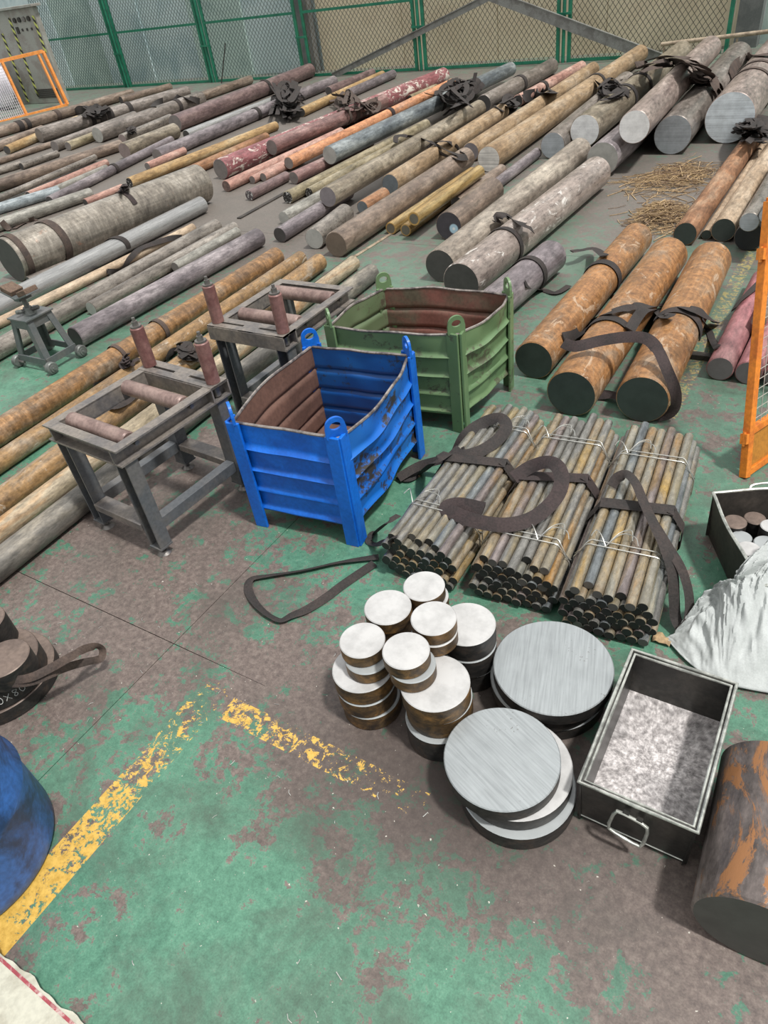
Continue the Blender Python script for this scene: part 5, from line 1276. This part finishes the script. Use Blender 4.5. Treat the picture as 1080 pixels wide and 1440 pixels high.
# ------------------------------------------------------------------ drum and white board, lower left
m = MB(); R0 = 0.252; Hd = 0.86
prof = [(0.0, R0 - 0.02), (0.004, R0 - 0.008), (0.02, R0), (0.05, R0 + 0.004), (0.24, R0 + 0.002), (0.27, R0 + 0.012), (0.30, R0 + 0.002), (0.55, R0 + 0.002), (0.58, R0 + 0.012), (0.61, R0 + 0.002), (0.82, R0), (0.85, R0 - 0.006), (Hd, R0 - 0.02)]
P = [[(r * math.cos(2 * PI * k / 64), r * math.sin(2 * PI * k / 64), z) for k in range(65)] for z, r in prof]
m.grid(P, flip=True); m.f.append(tuple(len(m.v) - 65 + k for k in range(64))); m.m.append(0); m.sm.append(False)
o = m.obj('drum', M_drum, loc=(-1.812, 0.085, 0.001)); tag(o, 'scuffed blue drum standing at the lower left edge', 'drum')
bo = thing('white_board', 'white board with dark red striped edge in the lower left corner', 'board', (-1.19, -0.3, 0))
m = MB(); P = []
for i in range(41):
    x = -0.345 + 0.69 * i / 40; P.append([(x, 0.265 - 0.5 * j + (0.004 * math.sin(31 * x) + 0.003 * math.sin(77 * x) if j == 0 else 0), 0.0405) for j in range(2)])
m.box((0, 0.01, 0.021), (0.69, 0.5, 0.038)); m.grid(P, flip=True); m.obj('slab', M_white, bo)
m = MB(); m.box((0, 0.252, 0.0405), (0.69, 0.008, 0.003)); m.obj('stripe', M_redline, bo)

# ------------------------------------------------------------------ slings
def rings(label, specs, mat=None, extra=None):
    root = thing('sling', label, 'sling', (0, 0, 0), 0, 'lifting slings')
    for sp in specs:
        m = MB(); ring_on(m, *sp[:4], **(sp[4] if len(sp) > 4 else {})); o = m.obj('band', mat or M_strap, root)
    root.location = Vector(o.data.vertices[0].co)
    for fn in (extra if isinstance(extra, tuple) else (extra,) if extra else ()):
        m = MB(); fn(m); m.obj('loose_end', mat or M_strap, root)
    for c in root.children: c.location = -root.location
    return root
def multi(label, fns, mat=None):
    """a sling made of several runs of webbing"""
    root = thing('sling', label, 'sling', (0, 0, 0), 0, 'lifting slings')
    for k, fn in enumerate(fns):
        m = MB(); fn(m); o = m.obj('band', mat or M_strap, root)
        if k == 0: root.location = Vector(o.data.vertices[0].co)
    for c in root.children: c.location = -root.location
    return root
def rib(pts, w, th=0.007): return lambda m: m.ribbon(*sling_path(pts), w, th)

def F(pts, w, nrm=None): return lambda m: free(m, pts, w, nrm)
def T(*a, **k): return lambda m: tangle(m, *a, **k)
# on the rod bundles
multi('black sling round the middle of the leftmost rod bundle', [
  lambda m: wrap(m, BA, 0.58, 0.06, 0.03),
  F([(640, 642, .10), (655, 612, .20), (680, 594, .23), (703, 588, .26), (712, 600, .26), (700, 618, .235), (676, 634, .225), (650, 640, .22), (636, 632, .222)], 0.055),
  F([(560, 672, .03), (590, 655, .06), (625, 645, .12), (652, 634, .215)], 0.045)])
multi('dark maroon sling looped over the middle rod bundle', [
  lambda m: wrap(m, BB, 0.55, 0.06, 0.04),
  F([(722, 672, .22), (745, 657, .25), (768, 650, .29), (784, 656, .31), (790, 676, .30), (780, 702, .27), (750, 728, .245), (712, 738, .24), (670, 733, .235), (640, 722, .225), (627, 714, .222), (645, 709, .232), (680, 716, .25)], 0.058, (0.15, -0.55, 0.8))], M_strap_red)
multi('black sling hanging down the right side of the rightmost rod bundle', [
  lambda m: wrap(m, BC, 0.50, 0.06, 0.02),
  F([(860, 684, .225), (868, 672, .25), (882, 668, .27), (894, 680, .275), (906, 708, .27), (922, 742, .26), (936, 772, .24), (946, 806, .18), (948, 840, .11), (950, 868, .05), (958, 884, .03)], 0.042, (0.5, -0.45, 0.75)),
  F([(958, 886, .03), (968, 872, .06), (969, 838, .12), (960, 804, .18), (945, 776, .225), (925, 742, .245), (905, 712, .255)], 0.040, (0.65, -0.35, 0.65))])
multi('black sling crumpled on the floor between blue stillage and rods', [
  rib([(561, 728), (545, 738), (528, 752), (519, 762), (524, 768), (542, 764), (556, 758)], 0.03, 0.006),
  rib([(560, 672), (575, 676), (592, 668), (612, 652), (630, 640)], 0.05, 0.006)])
# loop on the floor: the webbing stands on edge here and there
lp = [(533, 786), (500, 790), (470, 795), (425, 805), (380, 812), (355, 817), (350, 830), (358, 848), (372, 863), (386, 872), (397, 875), (412, 868), (432, 860), (458, 844), (482, 826), (505, 810), (527, 795)]
P, N = sling_path(lp, base=0.012)
m = MB(); m.ribbon(P, N, 0.036, 0.007, twist=lambda u: 0.55 * math.sin(9 * u)); tag(m.obj('sling', M_strap), 'black sling lying in an open loop on the green floor', 'sling', 'lifting slings')
# on the three thick rusty bars
rings('black sling round the leftmost thick rusty bar, one end sticking up', [('71', 848, 368, 0.07)], None,
      lambda m: m.ribbon(*sling_path([(850, 362, .02), (835, 352, .05), (818, 354, .08), (804, 356, .09)]), 0.06, 0.007))
rings('black sling tying the middle and right thick rusty bars together', [('72', 862, 452, 0.06, dict(lo=-70, hi=60)), ('73', 965, 442, 0.07, dict(lo=-60, hi=100))], None,
      (rib([(790, 476), (806, 470), (830, 455), (855, 443), (880, 436), (902, 432, .02), (930, 432, .02), (960, 435), (985, 442), (1006, 456)], 0.06),
       rib([(884, 466, .02), (895, 448, .03), (906, 436, .04), (922, 438, .03), (936, 448, .02), (944, 444, .02)], 0.06),
       rib([(985, 448), (993, 465), (1001, 480), (1010, 491)], 0.04)))
P = lift_path([(792, 482, .30), (810, 487, .31), (845, 479, .33), (880, 474, .35), (908, 476, .36), (925, 492, .34), (938, 520, .28), (950, 550, .18), (949, 572, .09), (935, 583, .04), (912, 582, .03), (890, 570, .03), (862, 556, .03), (835, 556, .02), (815, 562, .02)])
N = []
for i in range(len(P)):
    u = i / (len(P) - 1); N.append(Vector((0.5 if u > 0.35 else 0.1, -0.6 if u < 0.7 else -0.2, 0.6)).normalized())
m = MB(); m.ribbon(P, N, 0.058, 0.007); tag(m.obj('sling', M_strap_red), 'dark maroon sling arching over the right thick rusty bar onto the floor', 'sling', 'lifting slings')
rings('black sling round the grey-violet bar behind the green stillage', [('74', 752, 372, 0.055)], None, rib([(737, 400), (760, 410), (782, 414), (800, 404)], 0.05))
rings('black sling over the peeling grey bar, end standing up', [('55', 724, 340, 0.05)], None, rib([(697, 314, .03), (703, 304, .06), (716, 308, .05), (733, 316, .03), (748, 326, .03)], 0.08))
# centre
sling('sling', [(556, 202, .05), (558, 193, .07), (575, 193, .05), (598, 198, .03), (618, 208), (640, 218), (655, 222), (640, 224), (618, 216), (600, 206), (622, 200, .03), (640, 206), (650, 216)], 0.06, 'black sling looped over the mauve-faced and rusty olive bars')
rings('black slings heaped on the far half of the blue-grey bar', [('39', 622, 145, 0.09), ('39', 636, 138, 0.09), ('39', 668, 118, 0.20)], None, (T(638, 138, 0.42, 11, 0.065, 3, lift=.04), T(655, 128, 0.30, 8, 0.065, 8, lift=.05)))
rings('black sling round the grey-brown bar end near the fence', [('42b', 733, 113, 0.10)])
rings('black sling across the rusty olive bars before the fence', [('47b', 766, 122, 0.10)], None,
      (rib([(700, 154), (716, 147), (736, 137), (752, 133), (766, 132), (778, 130, .05), (770, 127, .06), (760, 131)], 0.15, 0.008), T(720, 146, 0.2, 6, 0.065, 5)))
rings('black sling round the long tan bar with striped face', [('50', 846, 116, 0.09)], None, rib([(838, 117), (856, 122), (875, 124), (880, 136)], 0.10, 0.008))
rings('two black slings round the left bright-faced bar', [('57', 885, 128, 0.10), ('57', 906, 112, 0.10)], None, T(860, 130, 0.24, 6, 0.058, 11))
rings('broad brown sling thrown over three bars at upper right', [('58', 972, 100, 0.10)], M_strap_brown,
      tuple(rib([(893 + dx, 93 + dy, .10), (912 + dx, 86 + dy, .14), (940 + dx, 81 + dy, .16), (966 + dx, 84 + dy, .14), (990 + dx, 98 + dy, .10), (1006, 112 + dy * 1.5, .05), (1014 - dx, 128 + dy, .02)], 0.11, 0.008) for dx, dy in ((0, 0), (4, 5), (9, 10))) + (T(985, 112, 0.20, 6, 0.072, 14, lift=.03),))
rings('brown sling round the thickest bar at upper right', [('60', 1070, 88, 0.10), ('60', 1058, 95, 0.10)], M_strap_brown, rib([(1026, 108), (1034, 92), (1050, 82), (1070, 78), (1090, 82)], 0.12, 0.008))
multi('ragged heap of black slings beside the pale blue bar face', [T(1062, 188, 0.22, 12, 0.058, 21, lift=0.10), T(1046, 184, 0.16, 7, 0.050, 22, lift=0.16)])
m = MB(); m.ribbon(*sling_path([(1034, 437), (1042, 426), (1056, 412), (1070, 398)]), 0.045, 0.007); tag(m.obj('sling', M_strap), 'black sling across the pink-red bar behind the gate', 'sling', 'lifting slings')
# centre left
rings('brown sling knotted round the red-brown bar', [('33', 497, 153, 0.10), ('33', 486, 158, 0.06)], M_strap_brown, (T(490, 146, 0.34, 7, 0.065, 31, lift=.04), T(520, 152, 0.25, 5, 0.050, 32)))
rings('short maroon sling band on the bright orange-rust bar', [('35', 548, 155, 0.09)], M_strap_red)
multi('large tangled heap of black slings on the long grey-violet bar', [T(402, 142, 0.36, 14, 0.072, 41, lift=0.12, asp=1.0), T(406, 156, 0.30, 10, 0.065, 42, lift=0.10)])
rings('black sling round the thick purple-brown bar', [('7', 372, 118, 0.10)], None, rib([(376, 116), (388, 124), (396, 132)], 0.10, 0.008))
rings('black sling hanging on the long grey-violet bar', [('11', 362, 160, 0.09)])
rings('black sling and brown strap on the thick pale-faced bar', [('5', 248, 147, 0.10)], None, rib([(215, 151), (228, 142), (245, 138), (262, 138), (280, 143)], 0.12, 0.008))
rings('bundle of black slings coiled round the grey-brown bar', [('2', 125, 163, 0.10), ('2', 137, 158, 0.16), ('2', 148, 155, 0.16), ('2', 178, 146, 0.10)], None, (T(136, 160, 0.30, 8, 0.086, 51, lift=.03), rib([(106, 158), (112, 154), (130, 154), (150, 150)], 0.14, 0.008)))
rings('black sling round the rearmost left bar', [('1', 26, 176, 0.12), ('1', 36, 174, 0.10)])
rings('brown tape round the rearmost left bar', [('1', 79, 160, 0.10)], M_strap_brown)
rings('thin black sling round the slim grey-violet bar', [('12', 162, 239, 0.06)])
multi('little coil of black sling hanging below the pale-faced bar', [T(184, 186, 0.13, 7, 0.029, 61, lift=0.08)])
# barrel and its neighbours
rings('brown sling round the near end of the barrel-thick bar', [('19', 64, 322, 0.075, dict(slant=0.03))], M_strap_brown, rib([(20, 323), (34, 315), (44, 308), (52, 310)], 0.07))
rings('dark brown sling at the extreme left end of the barrel-thick bar', [('19', 12, 335, 0.06)], M_strap_brown, rib([(2, 312), (8, 318), (16, 324)], 0.07))
rings('short maroon strap on the crown of the barrel-thick bar', [('19', 172, 272, 0.055, dict(lo=-20, hi=62))], M_strap_red, T(176, 268, 0.07, 5, 0.025, 71, lift=0.03))
rings('black sling round the shiny silver bar', [('20', 165, 345, 0.055, dict(lo=-60, hi=110, slant=0.06))], None, rib([(135, 378), (150, 382), (168, 378), (182, 364), (196, 352), (215, 344), (238, 336), (254, 333)], 0.05))
rings('brown sling round the spiral-marked orange tube', [('27', 222, 455, 0.04), ('27', 170, 498, 0.03)], M_strap_brown)
multi('dark sling heaped on the tube behind the near roller table', [rib([(130, 540), (152, 530), (170, 518), (185, 512), (196, 506)], 0.03), T(176, 515, 0.06, 6, 0.025, 81, lift=0.03)], M_strap_red)
multi('black sling lying on the tubes between the roller tables', [rib([(232, 505), (240, 494), (258, 489), (274, 491), (282, 502)], 0.045), T(264, 500, 0.09, 6, 0.036, 91, lift=0.02)])
m = MB(); m.ribbon(*sling_path([(140, 576), (158, 574), (175, 566), (192, 552)]), 0.06, 0.007); tag(m.obj('sling', M_strap), 'black sling on the tubes seen inside the near roller table', 'sling', 'lifting slings')
# over the discs at the left edge
P = lift_path([(-40, 944, .20), (0, 951, .19), (22, 956, .19), (45, 952, .19), (70, 940, .19), (95, 926, .20), (118, 913, .16), (136, 909, .13), (144, 914, .10), (141, 926, .08), (120, 931, .11), (95, 938, .14), (70, 948, .165), (45, 958, .17), (15, 961, .18), (-30, 956, .185)])
N = [Vector((0.35, -0.75, 0.55)).normalized()] * len(P)
m = MB(); m.ribbon(P, N, 0.03, 0.006); tag(m.obj('sling', M_strap_brown), 'brown sling drawn into a loop over the dull discs at left edge', 'sling', 'lifting slings')

# ------------------------------------------------------------------ straw and litter on the floor
def straw_heap(name, label, cx, cy, rx, ry, n, seed, mat=None, lmax=0.30, h=0.05):
    rnd = random.Random(seed); m = MB()
    for k in range(n):
        x, y = rnd.gauss(cx, rx), rnd.gauss(cy, ry); a = rnd.gauss(0.35, 0.8); l = rnd.uniform(0.05, lmax); d2 = ((x - cx) / rx) ** 2 + ((y - cy) / ry) ** 2
        z = 0.006 + h * max(0, 1 - d2 / 3) * rnd.random(); c = Vector((x, y, z)); d = Vector((math.cos(a), math.sin(a), rnd.uniform(-0.06, 0.06))) * l / 2; b = Vector((-d.y, d.x, 0)) * rnd.uniform(-0.25, 0.25)
        pts = [c - d, c + b, c + d]
        if any(any(abs(p.x - (A_.x + (C_.x - A_.x) * (p.y - A_.y) / (C_.y - A_.y))) < r_ + 0.02 and min(A_.y, C_.y) - 0.02 < p.y < max(A_.y, C_.y) + 0.02 for p in pts) for (A_, C_, r_) in BAR.values()): continue
        for p in pts: p.z = max(p.z, 0.004)
        m.tube(pts, rnd.uniform(0.0012, 0.0042), 4, mat=0 if rnd.random() < 0.75 else 1)
    o = m.obj(name, [M_straw, M_strawdark]); tag(o, label, 'straw', kind='stuff')
straw_heap('straw_heap', 'dry straw strewn on the floor before the dull bluish bar face', -1.45, 7.25, 0.24, 0.26, 560, 3, lmax=0.42)
straw_heap('straw_heap', 'dry straw clump beside the green-faced rust-brown bar', -1.30, 6.12, 0.12, 0.17, 800, 4, lmax=0.16, h=0.12)
def litter(cx, cy, rx, ry, n, seed, label):
    rnd = random.Random(seed); m = MB()
    for k in range(n):
        x, y = rnd.uniform(cx - rx, cx + rx), rnd.uniform(cy - ry, cy + ry); a = rnd.uniform(0, PI); l = rnd.uniform(0.003, 0.012)
        d = Vector((math.cos(a), math.sin(a), 0)) * l; b = Vector((-d.y, d.x, 0)) * rnd.uniform(-0.4, 0.4)
        m.tube([Vector((x, y, 0.002)) - d, Vector((x, y, 0.003)) + b, Vector((x, y, 0.002)) + d], rnd.uniform(0.0007, 0.0016), 4)
    tag(m.obj('swarf', M_wire), label, 'swarf', kind='stuff')
litter(-1.6, 1.2, 0.6, 0.5, 26, 1, 'stray bright swarf on the floor round the sling loop')
litter(-0.15, 2.3, 0.12, 0.25, 12, 2, 'curled bright swarf on the floor left of the scrap tray')
litter(-0.9, 0.5, 0.6, 0.4, 14, 3, 'fine bright swarf on the open green floor')
litter(-2.1, 0.8, 0.3, 0.25, 14, 4, 'bright swarf on the bare floor by the left edge discs')
p = G(930, 903); m = MB()
m.grid([[(p.x - 0.03 + 0.012 * i, p.y - 0.015 + 0.012 * j * (1 + 0.3 * math.sin(i)), 0.006 + 0.012 * abs(math.sin(i * 1.3 + j * 0.9))) for j in range(4)] for i in range(6)])
o = m.obj('dead_leaf', M_straw); o.modifiers.new('thickness', 'SOLIDIFY').thickness = 0.002; tag(o, 'dry brown leaf on the floor at the cloth corner', 'leaf')
p = G(588, 670); m = MB(); m.grid([[(p.x + 0.014 * math.cos(k * PI / 4) * r, p.y + 0.012 * math.sin(k * PI / 4) * r, 0.008 - 0.003 * r) for k in range(9)] for r in (0, 0.6, 1.0)])
o = m.obj('dead_leaf', M_straw); o.modifiers.new('thickness', 'SOLIDIFY').thickness = 0.002; tag(o, 'small dry leaf on the floor right of the blue stillage', 'leaf')

def flat(p, q, w, label, mat=M_greytop, h=0.012):
    m = MB(); p, q = G(*p), G(*q); m.bar(p + Vector((0, 0, h / 2 + 0.001)), q + Vector((0, 0, h / 2 + 0.001)), w, h); tag(m.obj('flat_bar', mat, bevel=0.002), label, 'flat bar', 'flat bars lying on the floor')
flat((972, 503), (1000, 506), 0.045, 'dark flat bar across the floor between the rusty and pink-red bars', M_scrap, 0.03)
flat((336, 308), (412, 266), 0.05, 'dark flat strip on bare floor below the short purple bar', M_scrap)  # thin dark strip laid along the dark band on the floor
flat((476, 376), (568, 318), 0.03, 'thin pale flat bar on the floor before the gold tubes', M_pipe, 0.008)
flat((446, 400), (492, 366), 0.06, 'dark flat bar on the floor by the thick brown bar end', M_scrap)
